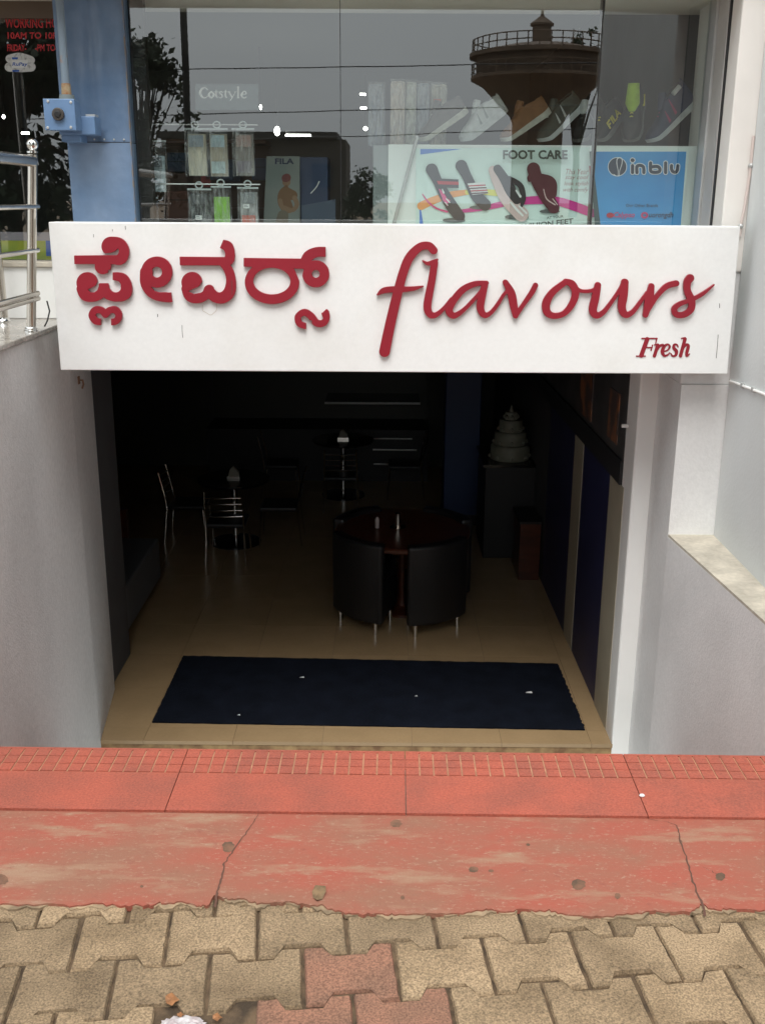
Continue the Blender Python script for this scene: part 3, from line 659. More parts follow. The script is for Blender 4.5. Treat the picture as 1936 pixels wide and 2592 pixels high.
rwall('dado_rail', 5.387, 11.39, ZRL + 0.0005, ZRU, mat('dark_rail_paint', (0.020, 0.020, 0.021), 0.5), 0.014)
rwall('upper_panel', 5.387, 11.39, ZRU + 0.0005, 0.739, mat('dark_poster_ground', (0.06, 0.058, 0.057), 0.5, var=0.3, vs=5), 0.0)
for i, (ya, yb, za, zb) in enumerate([(5.55, 5.78, 0.22, 0.50), (6.25, 6.62, 0.20, 0.62)]):
    rwall('wall_picture', ya, yb, za, zb, mat('amber_picture', (0.30, 0.12, 0.05), 0.5, col2=(0.07, 0.05, 0.045), vs=7, contrast=(0.45, 0.6)), 0.006)

# ================================================================== SIGN BOARD
YS = 4.60
sg = thing('sign_board', 'long white sign board with raised red Kannada and script lettering', 'sign', (0, YS + 0.06, 0.77))
M_sign = mat('white_sign_panel', (0.81, 0.81, 0.795), 0.42, col2=(0.755, 0.745, 0.715), vs=2.4, contrast=(0.30, 0.52), detail=10, var2=0.02, vs2=60)
c4 = [P(*Z4(510, 2105), y=YS), P(1840, 947, y=YS), P(1873, 573, y=YS), P(*Z4(407, 865), y=YS)]
MB().prism_y([(p.x, p.z) for p in c4], YS, YS + 0.11).build('panel', M_sign, sg, bevel=0.004)
for x in (-1.2, -0.4, 0.5, 1.2): MB().box(x - 0.02, x + 0.02, YS + 0.111, YS + 0.262, 0.95, 0.99).build('bracket', M_alu, sg)
M_let = mat('red_acrylic_letter', (0.275, 0.011, 0.024), 0.35, var=0.05, vs=4)
LT, LB = 0.014, 0.0008                              # letter thickness, edge round
def letter(zf, add, sub=(), cell=2.0, name='letter', label=None, depth=LT, gap=0.004):
    return solid(name, outline(add, sub, cell, {Z4: 4.0, Z5: 2.4, Z6: 1.2}[zf] if depth > 0.01 else 0.0), onplane(zf, YS - gap - depth), M_let, sg, depth, YS - gap - depth, LB if depth > 0.01 else 0.0, label)
# Kannada word, traced cluster by cluster
letter(Z4, [('p', [(617, 1142), (985, 1138), (985, 1222), (620, 1222)]),
            ('s', [(930, 1068, 84), (985, 1070, 78), (1020, 1110, 66), (1005, 1165, 62), (960, 1180, 44), (900, 1180, 42)]),
            ('s', [(862, 1215, 72), (862, 1235, 72)]),
            ('s', [(728, 1375, 91), (730, 1372, 91)]),
            ('s', [(690, 1425, 52), (725, 1472, 60), (790, 1486, 50), (840, 1465, 46), (868, 1425, 50), (868, 1405, 48)]),
            ('s', [(868, 1425, 48), (905, 1470, 46), (970, 1486, 50), (1040, 1460, 62), (1058, 1395, 49), (1030, 1340, 45), (985, 1322, 40), (945, 1320, 36)]),
            ], [('p', [(880, 1132), (930, 1128), (965, 1115), (988, 1092), (992, 1112), (985, 1132), (975, 1139), (880, 1139)]),
                ('p', [(740, 1432), (770, 1418), (800, 1402), (822, 1368), (824, 1400), (812, 1435), (790, 1450), (760, 1452)]),
                ('p', [(908, 1270), (940, 1270), (940, 1362), (925, 1372), (912, 1374), (820, 1374), (820, 1330), (908, 1330)]),
                ('e', 967, 1416, 41, 35), ('p', [(915, 1376), (960, 1370), (960, 1400), (926, 1412)])])
letter(Z4, [('s', [(846, 1703, 31), (800, 1692, 33), (771, 1645, 33), (800, 1602, 34), (850, 1606, 32), (884, 1640, 32)]),
            ('s', [(930, 1703, 31), (975, 1692, 33), (995, 1645, 33), (965, 1602, 34), (915, 1606, 32), (884, 1640, 32)])],
       [('p', [(849, 1650 + 32), (927, 1650 + 32), (927, 1760), (849, 1760)])])
letter(Z4, [('s', [(1312 + 88 * math.cos(t / 10 * math.pi), 1285 + 88 * math.sin(t / 10 * math.pi), 47) for t in range(21)]),
            ('s', [(1225, 1285, 57), (1228, 1370, 58), (1262, 1438, 54), (1320, 1480, 48), (1390, 1495, 45), (1450, 1495, 45)])],
       [('p', [(1434, 1440), (1600, 1440), (1600, 1560), (1449, 1560)]), ('p', [(1272, 1412), (1300, 1420), (1360, 1418), (1440, 1395), (1440, 1449), (1330, 1450), (1295, 1440)])])
letter(Z5, [('p', [(590, 172), (835, 174), (835, 220), (592, 220)]),
            ('s', [(800, 112, 24), (828, 124, 28), (840, 155, 26), (836, 190, 27), (812, 200, 22)]),
            ('s', [(800, 203, 19), (832, 240, 24), (845, 290, 26), (838, 345, 31), (808, 375, 31), (770, 374, 29), (737, 345, 28)]),
            ('s', [(652, 301, 53), (653, 300, 53)]), ('s', [(625, 332, 26), (648, 368, 32), (690, 378, 27), (722, 362, 25), (737, 338, 28)])],
       [('p', [(706, 275), (763, 275), (763, 310), (706, 310)]), ('p', [(640, 345), (658, 336), (688, 324), (708, 296), (708, 330), (694, 350), (662, 356)]),
        ('p', [(775, 60), (808, 84), (788, 132), (760, 130)])])
letter(Z5, [('p', [(905, 178), (1225, 182), (1225, 238), (905, 226)]),
            ('e', 1047, 300, 137, 110),
            ('s', [(1262 + 43 * math.cos(t / 8 * math.pi), 259 + 43 * math.sin(t / 8 * math.pi), 26) for t in range(17)]),
            ('s', [(1205, 210, 26), (1226, 172, 29), (1265, 152, 27), (1315, 151, 27)])],
       [('e', 1046, 295, 88, 63), ('p', [(1313, 110), (1360, 110), (1360, 185), (1313, 185)]), ('p', [(1262, 182), (1315, 178), (1330, 200), (1300, 192)]),
        ('p', [(1160, 238), (1200, 238), (1186, 300)]), ('p', [(895, 232), (921, 236), (908, 262), (895, 262)]), ('p', [(895, 140), (1180, 150), (1180, 177), (895, 177)])])
letter(Z5, [('s', [(1309, 452, 22), (1314, 478, 19), (1297, 502, 19), (1265, 500, 20), (1238, 467, 20), (1205, 448, 19), (1174, 470, 18), (1182, 504, 18), (1214, 517, 17)])],
       [('p', [(1280, 415), (1318, 424), (1294, 448), (1270, 450)]), ('p', [(1217, 490), (1240, 490), (1240, 545), (1217, 545)])])
# "flavours"
letter(Z6, [('s', [(326, 122, 18), (305, 103, 18), (268, 108, 18), (226, 150, 20), (200, 210, 20), (178, 290, 21), (156, 380, 22), (136, 470, 23), (121, 545, 24)]),
            ('s', [(90, 308, 4), (115, 291, 13), (150, 285, 14), (200, 285, 13), (245, 281, 10), (282, 272, 4)])])
letter(Z6, [('s', [(280, 165, 4), (300, 177, 9), (325, 172, 12), (342, 160, 5)]),
            ('s', [(330, 175, 16), (318, 250, 17), (300, 350, 18), (310, 388, 16), (335, 392, 12), (368, 365, 9), (400, 325, 8)]),
            ('s', [(548, 258, 10), (500, 262, 13), (450, 285, 15), (410, 330, 16), (390, 372, 17), (410, 395, 14), (447, 375, 10), (492, 330, 9), (530, 288, 10)]),
            ('s', [(541, 262, 14), (529, 310, 17), (521, 362, 17), (537, 392, 14), (562, 385, 10), (592, 350, 9), (617, 310, 8), (640, 285, 8)]),
            ('s', [(626, 256, 13), (650, 300, 18), (660, 350, 18), (668, 395, 13)]), ('s', [(668, 396, 11), (700, 350, 10), (735, 300, 12), (752, 268, 12)]),
            ('s', [(878, 254, 13), (825, 295, 15), (797, 340, 18), (800, 380, 17), (830, 396, 14), (872, 385, 13), (905, 345, 15), (919, 300, 17), (905, 264, 17), (878, 252, 13)]),
            ('s', [(905, 268, 13), (940, 291, 9), (985, 291, 9), (1008, 280, 10)]),
            ('s', [(1012, 268, 15), (1002, 320, 18), (991, 370, 18), (1006, 394, 15), (1036, 380, 11), (1075, 330, 9), (1105, 285, 9), (1120, 262, 12)]),
            ('s', [(1125, 256, 17), (1119, 310, 19), (1112, 360, 18), (1127, 391, 15), (1157, 380, 11), (1192, 335, 9), (1218, 300, 9)]),
            ('s', [(1236, 272, 14), (1226, 330, 19), (1211, 392, 13)]), ('s', [(1222, 370, 11), (1260, 312, 11), (1300, 272, 13), (1340, 260, 14)]),
            ('s', [(1398, 238, 18), (1386, 256, 17), (1386, 290, 16), (1402, 328, 17), (1403, 365, 15), (1376, 389, 14), (1342, 391, 14), (1331, 368, 13), (1355, 346, 11), (1400, 330, 10), (1450, 304, 9), (1498, 266, 4)])])
# "Fresh"
fr = dict(depth=0.002, gap=0.001, cell=1.0)
letter(Z6, [('s', [(1218, 493, 9), (1193, 562, 9)]), ('s', [(1173, 564, 2.6), (1210, 564, 2.6)]), ('s', [(1196, 490, 2.8), (1259, 490, 2.8)]), ('s', [(1258, 490, 3.2), (1253, 512, 2)]),
            ('s', [(1205, 528, 2.6), (1238, 528, 2.6)]), ('s', [(1240, 518, 2.4), (1234, 540, 2.4)])], **fr)
letter(Z6, [('s', [(1262, 518, 7), (1248, 563, 7)]), ('s', [(1248, 517, 2.4), (1262, 514, 3)]), ('s', [(1259, 540, 3.5), (1270, 522, 5), (1283, 518, 6)])], **fr)
letter(Z6, [('s', [(1281, 546, 3.2), (1302, 540, 3), (1312, 525, 4.5), (1304, 515, 4), (1290, 523, 6), (1281, 545, 7.5), (1289, 562, 5.5), (1303, 559, 3.5), (1312, 550, 2.2)])], **fr)
letter(Z6, [('s', [(1347, 526, 2.5), (1342, 516, 3.5), (1331, 517, 5), (1329, 530, 6.5), (1340, 544, 7), (1337, 560, 5), (1324, 564, 3.5), (1317, 553, 2.5)])], **fr)
letter(Z6, [('s', [(1376, 492, 7), (1357, 563, 7)]), ('s', [(1361, 490, 2.4), (1376, 487, 3)]), ('s', [(1366, 535, 3), (1380, 517, 5), (1390, 522, 6.5), (1383, 550, 6.5), (1384, 563, 5), (1395, 555, 2.2)])], **fr)
# scratches and a faint pen mark on the panel
M_scr = mat('scratch', (0.10, 0.085, 0.075), 0.8); M_pen = mat('faint_brown_mark', (0.50, 0.42, 0.32), 0.8)
for zf, pts, r_ in [(Z5, [(605, 512), (606, 545), (609, 572)], 1.1), (Z5, [(485, 458), (485, 470)], 1.6), (Z5, [(326, 24), (327, 40)], 1.4), (Z5, [(170, 64), (170, 78)], 1.0), (Z5, [(263, 40), (263, 48)], 1.0),
                    (Z6, [(1514, 475), (1511, 520), (1506, 572)], 1.1), (Z6, [(1520, 345), (1520, 362)], 1.3), (Z5, [(850, 292), (851, 362)], 0.9)]:
    y = YS - 0.0012 if zf is not Z5 or pts[0][0] != 850 else YS - 0.0195
    print_strokes('scratch', [('s', [(*p, r_) for p in pts])], zf, y, M_scr if y > 4.57 else M_pen, sg, cell=0.8)
print_strokes('scratch', [('s', [(706, 412, 0.9), (706, 438, 0.9), (722, 449, 0.9), (745, 461, 0.9), (760, 452, 0.9), (774, 436, 0.9), (774, 405, 0.9)])], Z5, YS - 0.0012, M_pen, sg, cell=0.8)

# ================================================================== BLUE COLUMN, SWITCH BOX, CONDUIT
bc = thing('metal_column', 'dented blue painted sheet metal column beside the shop window', 'column', (-1.3, 5.1, 1.2))
def blue_mat():
    m = mat('blue_sheet_metal', (0.100, 0.178, 0.305), 0.36, col2=(0.180, 0.250, 0.365), vs=3.0, bump=0.55, bs=5.5, var2=0.05, vs2=25, bdist=0.02)
    return m
M_blue = blue_mat()
cxl, cxr = P(187, 555, y=5.02).x, P(342, 555, y=5.02).x
zs = P(250, 360, y=5.02).z
m = MB(); n = 14                                   # front sheet as a gently buckled grid
def sheet(x0, x1, z0, z1, y, nx, nz, amp, seed):
    r2 = random.Random(seed); ph = [r2.uniform(0, 6.28) for _ in range(6)]; g = MB(); vs = []; fs = []
    for j in range(nz + 1):
        for i in range(nx + 1):
            u, v = i / nx, j / nz; e = math.sin(math.pi * u) ** 0.5 * amp
            dy = e * (math.sin(u * 7 + ph[0] + v * 3) * 0.5 + math.sin(v * 11 + ph[1]) * 0.4 * math.cos(u * 5 + ph[2]) - 0.9 * math.exp(-((u - 0.52) / 0.09) ** 2))
            vs.append((x0 + (x1 - x0) * u, y - dy if 0 < u < 1 else y, z0 + (z1 - z0) * v))
    for j in range(nz):
        for i in range(nx): a = j * (nx + 1) + i; fs.append((a, a + 1, a + nx + 2, a + nx + 1))
    k = len(vs); vs += [(x0, y + 0.3, z0), (x1, y + 0.3, z0), (x1, y + 0.3, z1), (x0, y + 0.3, z1)]
    L = [j * (nx + 1) for j in range(nz + 1)]; Rr = [j * (nx + 1) + nx for j in range(nz + 1)]
    fs += [tuple(L + [k + 3, k]), tuple(Rr[::-1] + [k + 1, k + 2]), tuple([L[0], k, k + 1] + list(range(nx, 0, -1))), tuple(list(range(nz * (nx + 1), (nz + 1) * (nx + 1))) + [k + 2, k + 3]), (k, k + 3, k + 2, k + 1)]
    return g.add(vs, fs)
sheet(cxl - 0.02, cxr, zs + 0.002, 2.372, 5.02, 20, 24, 0.017, 2).build('upper_sheet', M_blue, bc, smooth=True)
sheet(cxl, cxr + 0.002, 1.2006, zs - 0.002, 5.016, 16, 12, 0.008, 5).build('lower_sheet', M_blue, bc, smooth=True)
MB().box(cxl, cxr + 0.001, 5.0185, 5.03, zs - 0.0019, zs + 0.0019).build('seam', M_black, bc)
for i in range(5): x = cxl + 0.08 + i * 0.045; MB().ball((x, 5.015, zs + 0.012), 0.0045, 8).build('rivet', M_alu, bc, smooth=True)
MB().box(cxr + 0.0005, cxr + 0.006, 5.012, 5.03, 1.2006, 2.372).build('edge_trim', mat('chipped_edge', (0.20, 0.17, 0.15), 0.7, col2=(0.13, 0.19, 0.29), vs=30), bc)
jb = thing('switch_box', 'blue switch box with round black knob mounted on a bracket', 'switch box', P(152, 330, y=4.80))
YB = 4.80
q0, q1 = P(*C1(545, 1556), y=YB), P(*C1(888, 1180), y=YB)
M_blue2 = mat('blue_box_paint', (0.125, 0.215, 0.37), 0.45, var=0.08, vs=9, bump=0.15, bs=60)
MB().box(q0.x + 0.003, q1.x - 0.003, YB + 0.0085, YB + 0.10, q0.z + 0.003, q1.z - 0.003).build('case', M_blue2, jb, bevel=0.004)
MB().box(q0.x, q1.x, YB, YB + 0.008, q0.z, q1.z).build('cover', M_blue2, jb, bevel=0.003)
for px, py in [(578, 1210), (850, 1222), (575, 1526), (852, 1522)]:
    p = P(*C1(px, py), y=YB); MB().tube([(p.x, YB + 0.001, p.z), (p.x, YB - 0.003, p.z)], 0.0062, 10).build('screw', M_alu, jb, bevel=0.0015)
p = P(*C1(705, 1365), y=YB); kn = MB().tube([(p.x, YB - 0.0002, p.z), (p.x, YB - 0.016, p.z)], 0.0265, 24).build('knob', mat('knob_bakelite', (0.05, 0.042, 0.036), 0.5), jb, bevel=0.004)
MB().tube([(p.x, YB - 0.0161, p.z), (p.x, YB - 0.022, p.z)], [0.016, 0.012], 20).build('knob_cap', M_black, kn, bevel=0.002)
qb0, qb1 = P(*C1(690, 1612), y=4.93), P(*C1(1152, 1395), y=4.93)
MB().box(q0.x + 0.03, qb1.x, YB + 0.1005, 5.0, qb0.z, qb1.z).build('bracket', M_blue2, jb, bevel=0.004)
MB().box(q0.x + 0.035, qb1.x - 0.07, YB + 0.11, 5.014, qb0.z - 0.03, qb0.z - 0.0005).build('bracket_foot', M_blue2, jb, bevel=0.002)
MB().box(qb1.x - 0.045, qb1.x - 0.004, 4.925, 4.985, qb1.z + 0.0005, qb1.z + 0.010).build('bracket_lip', M_alu, jb)
cn = thing('conduit_pipe', 'grey blue conduit pipe with rusty coupling above the switch box', 'pipe', P(160, 250, y=4.87))
pa, pb = P(*C1(735, 0), y=4.87), P(*C1(770, 1010), y=4.87); px = (pa.x + pb.x) / 2
def rust_mat():
    m = mat('conduit_paint', (0.17, 0.22, 0.27), 0.5, col2=(0.30, 0.13, 0.045), vs=9, contrast=(0.30, 0.42), bump=0.3, bs=80); return m
MB().tube([(px, 4.87, pb.z), (px, 4.87, 2.372)], 0.0175, 14).build('pipe', rust_mat(), cn, smooth=True)
M_rust = mat('rust', (0.26, 0.095, 0.03), 0.85, col2=(0.33, 0.27, 0.17), vs=35, bump=0.6, bs=90)
MB().tube([(px, 4.87, q1.z + 0.022), (px, 4.87, pb.z + 0.004)], [0.022, 0.0195], 14).build('coupling', M_rust, cn, smooth=True)
MB().tube([(px, 4.87, q1.z - 0.001), (px, 4.87, q1.z + 0.0215)], [0.034, 0.032], 16).build('gland', mat('gland_grey', (0.16, 0.19, 0.19), 0.6), cn, smooth=True)

# ================================================================== STEEL RAILING ON THE GRANITE CAP
py_, pxx, ptx = 4.68, -1.597, -1.522              # the post leans a little over the stairwell
rl = thing('steel_railing', 'stainless steel railing with ball topped post on the granite cap', 'railing', (pxx, py_, CAPZ))
ztop = P(*Z4(270, 300), y=py_).z
def lx(z): return pxx + (ptx - pxx) * (z - CAPZ) / (ztop - CAPZ)
ps = MB().tube([(lx(CAPZ + 0.015), py_, CAPZ + 0.015), (ptx, py_, ztop)], 0.0205, 18).build('post', M_steel, rl, smooth=True)
MB().ball((ptx + 0.003, py_, ztop + 0.040), 0.0255, 18).build('ball_finial', M_chrome, ps, smooth=True)
MB().lathe([(0.014, 0), (0.024, 0.006), (0.024, 0.012), (0.012, 0.02)], (ptx, py_, ztop), 18).build('collar', M_chrome, ps, smooth=True)
MB().lathe([(0.032, 0), (0.032, 0.006), (0.029, 0.008), (0.029, 0.014), (0.026, 0.016), (0.024, 0.022)], (pxx, py_, CAPZ), 20).build('base_flange', M_chrome, ps, smooth=True)
for (x_, y_, r_, ext) in [(310, 355, 0.024, 0.0), (330, 738, 0.0105, 0.04), (330, 1105, 0.0105, 0.045), (330, 1470, 0.0115, 0.05), (340, 1515, 0.0105, 0.06)]:
    z_ = P(*Z4(x_, y_), y=py_).z
    MB().tube([(lx(z_) + (0.012 if ext else 0), py_ + ext, z_), (lx(z_) + (0.012 if ext else 0), 2.55, z_)], r_, 14).build('rail', M_steel, rl, smooth=True)
for yy in (3.6, 2.6): MB().tube([(pxx, yy, CAPZ), (ptx, yy, ztop)], 0.0205, 14).build('post', M_steel, rl, smooth=True)
MB().tube([P(*Z4(395, 1525), y=py_ + 0.05), P(*Z4(418, 1610), y=py_ + 0.05), P(*Z4(400, 1690), y=py_ + 0.05), P(*Z4(375, 1740), y=py_ + 0.04)], 0.0035, 8).build('loose_wire', M_black, rl, smooth=True)
p2 = thing('steel_post', 'taller plain stainless post standing behind the railing near the glass', 'post', (-1.85, 5.04, CAPZ))
MB().tube([(-1.85, 5.04, CAPZ + 0.022), (-1.85, 5.04, 2.18)], 0.0245, 18).build('tube', M_steel, p2, smooth=True)
MB().lathe([(0.036, 0), (0.036, 0.006), (0.031, 0.010), (0.028, 0.022)], (-1.85, 5.04, CAPZ), 20).build('base_flange', M_chrome, p2, smooth=True)

# ================================================================== SHOP WINDOW DISPLAY
YD = 5.24
M_board = mat('white_display_board', (0.76, 0.80, 0.775), 0.5, var=0.02)
zdt = P(1300, 367, y=YD).z
db = thing('display_counter', 'white display counter in the window with posters on its front', 'counter', (0.7, YD + 0.2, 1.34))
xb0, xb1 = P(982, 450, y=YD).x, P(1772, 450, y=YD).x
MB().box(xb0, xb1, YD, YD + 0.36, 1.337, zdt).build('carcass', M_board, db, bevel=0.003)
MB().box(xb0 - 0.072, xb0 - 0.001, YD + 0.02, YD + 0.30, 1.337, zdt - 0.004).build('side_panel', mat('grey_board', (0.24, 0.27, 0.27), 0.4), db)
rod = thing('aluminium_rod', 'slim aluminium rod leaning against the white display counter', 'rod', P(*C3(425, 1430), y=YD - 0.03))
a, b = P(*C3(645, 615), y=YD - 0.008), P(*C3(420, 1450), y=YD - 0.03)
MB().tube([b, a], 0.0085, 10).build('shaft', M_alu, rod, smooth=True)
MB().ball(tuple(a), 0.010, 10).build('tip', M_alu, rod, smooth=True)
# foot care banner
YP = YD - 0.006
fcb = thing('foot_care_banner', 'pale green FOOT CARE banner printed with four slippers', 'banner', P(*C4(700, 690), y=YP))
inks = dict(sheet=(0.62, 0.76, 0.72), blue=(0.06, 0.20, 0.62), orange=(0.80, 0.33, 0.10), yellow=(0.72, 0.68, 0.12), pink=(0.66, 0.06, 0.22), magenta=(0.60, 0.05, 0.28), dark=(0.028, 0.030, 0.038),
            grey=(0.10, 0.12, 0.12), text=(0.055, 0.075, 0.065), red=(0.42, 0.025, 0.04), white=(0.74, 0.76, 0.75), maroon=(0.085, 0.018, 0.030), blush=(0.60, 0.46, 0.44), pale=(0.45, 0.55, 0.50), script=(0.34, 0.15, 0.14), olive=(0.20, 0.17, 0.13))
K = {k: mat('ink_' + k, v, 0.5, spec=0.3) for k, v in inks.items()}
print_poly('sheet', [(8, 18), (1455, 8), (1548, 632), (1150, 672), (1100, 720), (8, 720)], C4, YP, K['sheet'], fcb, t=0.001)
lay = [YP]
def pp(nm, pts, k, zf=C4, par=None): lay[0] -= 0.0006; return print_poly(nm, pts, zf, lay[0], K[k], par or fcb, 0.0004)
def ps_(nm, add, k, sub=(), zf=C4, par=None, cell=4.0): lay[0] -= 0.0006; return print_strokes(nm, add, zf, lay[0], K[k], par or fcb, sub, cell, 0.0004)
pp('print', [(45, 24), (395, 24), (45, 70)], 'blue'); pp('print', [(38, 440), (80, 720), (38, 720)], 'blue')
ps_('print', [('s', [(52, 500, 34), (150, 455, 32), (290, 408, 28), (440, 384, 22)])], 'orange'); ps_('print', [('s', [(440, 384, 22), (560, 382, 24), (740, 397, 26)])], 'yellow')
ps_('print', [('s', [(375, 545, 14), (500, 530, 18), (620, 508, 22), (745, 480, 25)])], 'magenta'); ps_('print', [('s', [(900, 458, 32), (1040, 450, 34), (1180, 458, 36), (1340, 505, 38), (1480, 560, 36)])], 'magenta')
ps_('print', [('s', [(62, 400, 4), (110, 465, 7), (180, 520, 8), (270, 548, 8)])], 'pink')
for q_ in [('e', 325, 620, 95, 20), ('e', 545, 512, 90, 17), ('e', 850, 592, 100, 24), ('e', 1125, 545, 85, 18)]: ps_('print', [q_], 'grey')
for pts in ([(140, 195, 50), (185, 285, 40), (250, 410, 46), (320, 520, 50), (372, 585, 46)], [(388, 165, 50), (435, 255, 40), (505, 400, 48), (585, 490, 50)]): ps_('slipper_picture', [('s', pts)], 'dark')
ps_('slipper_picture', [('s', [(650, 200, 36), (690, 310, 40), (770, 450, 52), (890, 570, 60)])], 'blush')
ps_('slipper_picture', [('s', [(690, 190, 36), (745, 270, 40), (800, 370, 46), (850, 450, 36)]), ('s', [(790, 270, 20), (880, 330, 24), (905, 430, 22), (890, 500, 12)])], 'dark')
for q_ in [('s', [(800, 470, 8), (850, 530, 10), (900, 580, 8)]), ('s', [(845, 370, 7), (880, 420, 10)]), ('s', [(870, 500, 6), (930, 560, 8)])]: ps_('print', [q_], 'white')
ps_('slipper_picture', [('s', [(990, 190, 55), (1030, 310, 52), (1110, 440, 55), (1160, 515, 48)]), ('s', [(1060, 270, 40), (1130, 310, 52), (1150, 400, 34)]), ('e', 955, 270, 18, 30)], 'maroon')
for q_ in [('s', [(1075, 360, 4), (1100, 440, 5), (1170, 490, 5)]), ('s', [(1150, 440, 4), (1190, 490, 4)])]: ps_('print', [q_], 'blush')
pp('strap_picture', [(178, 268), (362, 278), (365, 350), (215, 345)], 'dark'); pp('print', [(182, 290), (364, 298), (365, 325), (195, 318)], 'red')
pp('strap_picture', [(438, 312), (580, 300), (612, 395), (480, 408)], 'white')
for i in range(4): y = 328 + i * 21; pp('print', [(445 + i * 9, y), (588 + i * 7, y - 8), (592 + i * 7, y + 2), (449 + i * 9, y + 10)], 'red' if i % 2 == 0 else 'maroon')
ps_('print', [('s', [(205, 360, 5), (240, 420, 16), (270, 470, 10)]), ('s', [(240, 430, 8), (290, 455, 5)]), ('s', [(235, 440, 8), (270, 495, 5)])], 'pink')
for q_ in [('s', [(228, 360, 4), (240, 390, 7)]), ('s', [(262, 440, 5), (290, 470, 5)]), ('s', [(250, 470, 4), (275, 495, 4)])]: ps_('print', [q_], 'white')
yl = lay[0] - 0.0006
lettering('lettering', 'FOOT CARE', 735, 32, 1275, 110, C4, yl, K['text'], fcb, bold=0.035)
lettering('lettering', 'EVERYDAY', 735, 125, 958, 142, C4, yl, K['pale'], fcb)
lettering('lettering', 'AT YOUR', 1100, 588, 1240, 610, C4, yl, K['text'], fcb, bold=0.02, slope=-0.10)
lettering('lettering', 'FASHION FEET', 872, 655, 1322, 700, C4, yl, K['text'], fcb, bold=0.03, slope=-0.12)
for i, tx in enumerate(['This Year', 'stay cool', 'look stylish', 'with comfy']): lettering('lettering', tx, 1262 - 8 * i, 190 + 52 * i, 1448, 235 + 52 * i, C4, yl, K['script'], fcb, shear=0.35)
pp('print', [(1455, 165), (1478, 165), (1492, 362), (1468, 362)], 'red')
# blue poster
YQ = lay[0] - 0.004
bp_ = thing('blue_poster', 'bright blue inblu poster in a white frame on the display counter', 'poster', P(*C6(500, 790), y=YQ))
K['cyan'] = mat('ink_cyan', (0.030, 0.235, 0.56), 0.45, col2=(0.045, 0.30, 0.62), vs=4); K['slate'] = mat('ink_slate', (0.022, 0.032, 0.060), 0.5); K['frame'] = mat('poster_frame', (0.66, 0.74, 0.70), 0.5)
K['glass_edge'] = mat('dark_glass_edge', (0.045, 0.085, 0.085), 0.3); K['rose'] = mat('ink_rose', (0.50, 0.05, 0.16), 0.5)
lay[0] = YQ
pp('frame', [(30, 38), (955, 48), (880, 830), (130, 830)], 'frame', C6, bp_)
pp('sheet', [(58, 86), (928, 86), (872, 830), (135, 830)], 'cyan', C6, bp_)
pp('dark_edge', [(40, 84), (62, 84), (150, 830), (95, 830)], 'glass_edge', C6, bp_)
ps_('logo', [('e', 296, 225, 88, 88)], 'white', zf=C6, par=bp_, cell=3); ps_('logo', [('e', 296, 225, 82, 82)], 'slate', [('p', [(262, 290), (305, 320), (345, 300), (330, 330), (262, 330)])], C6, bp_, 3)
ps_('logo', [('s', [(316, 165, 28), (314, 200, 26), (310, 260, 10), (308, 305, 9)])], 'white', zf=C6, par=bp_, cell=2); ps_('logo', [('s', [(316, 168, 21), (314, 200, 19), (310, 260, 5), (308, 300, 4)])], 'slate', zf=C6, par=bp_, cell=2)
def fat(w_, k, dl):                                  # rounded heavy "inblu"
    S = lambda *p: ('s', [(x, y, w_ + r0) for x, y, r0 in p])
    ps_('lettering', [S((435, 165, 3), (436, 165, 3)), S((435, 215, 0), (435, 278, 0)), S((475, 278, 0), (475, 225, 0), (500, 212, 0), (530, 222, 0), (538, 245, 0), (538, 278, 0)),
                      S((600, 190, 0), (600, 255, 0), (612, 272, 0), (645, 276, 0), (680, 268, 0), (684, 240, 0), (660, 222, 0), (612, 226, 0)), S((738, 190, 0), (738, 278, 0)),
                      S((792, 215, 0), (792, 245, 0), (806, 270, 0), (830, 274, 0), (845, 255, 0), (850, 215, 0))], k, zf=C6, par=bp_, cell=2)
fat(22, 'white', 0); fat(15, 'slate', 0)
yl = lay[0] - 0.0006
lettering('lettering', 'Our Other Brands', 375, 565, 668, 592, C6, yl, K['slate'], bp_, bold=0.01)
lettering('lettering', 'Calypso', 262, 640, 455, 705, C6, yl, K['rose'], bp_, bold=0.02, shear=0.3)
lettering('lettering', 'uorongdh', 585, 640, 808, 705, C6, yl, K['slate'], bp_, bold=0.01, shear=0.3)
ps_('logo', [('e', 230, 670, 34, 24)], 'red', zf=C6, par=bp_, cell=3); ps_('logo', [('e', 545, 670, 34, 30)], 'rose', [('e', 545, 670, 16, 13)], C6, bp_, 3)
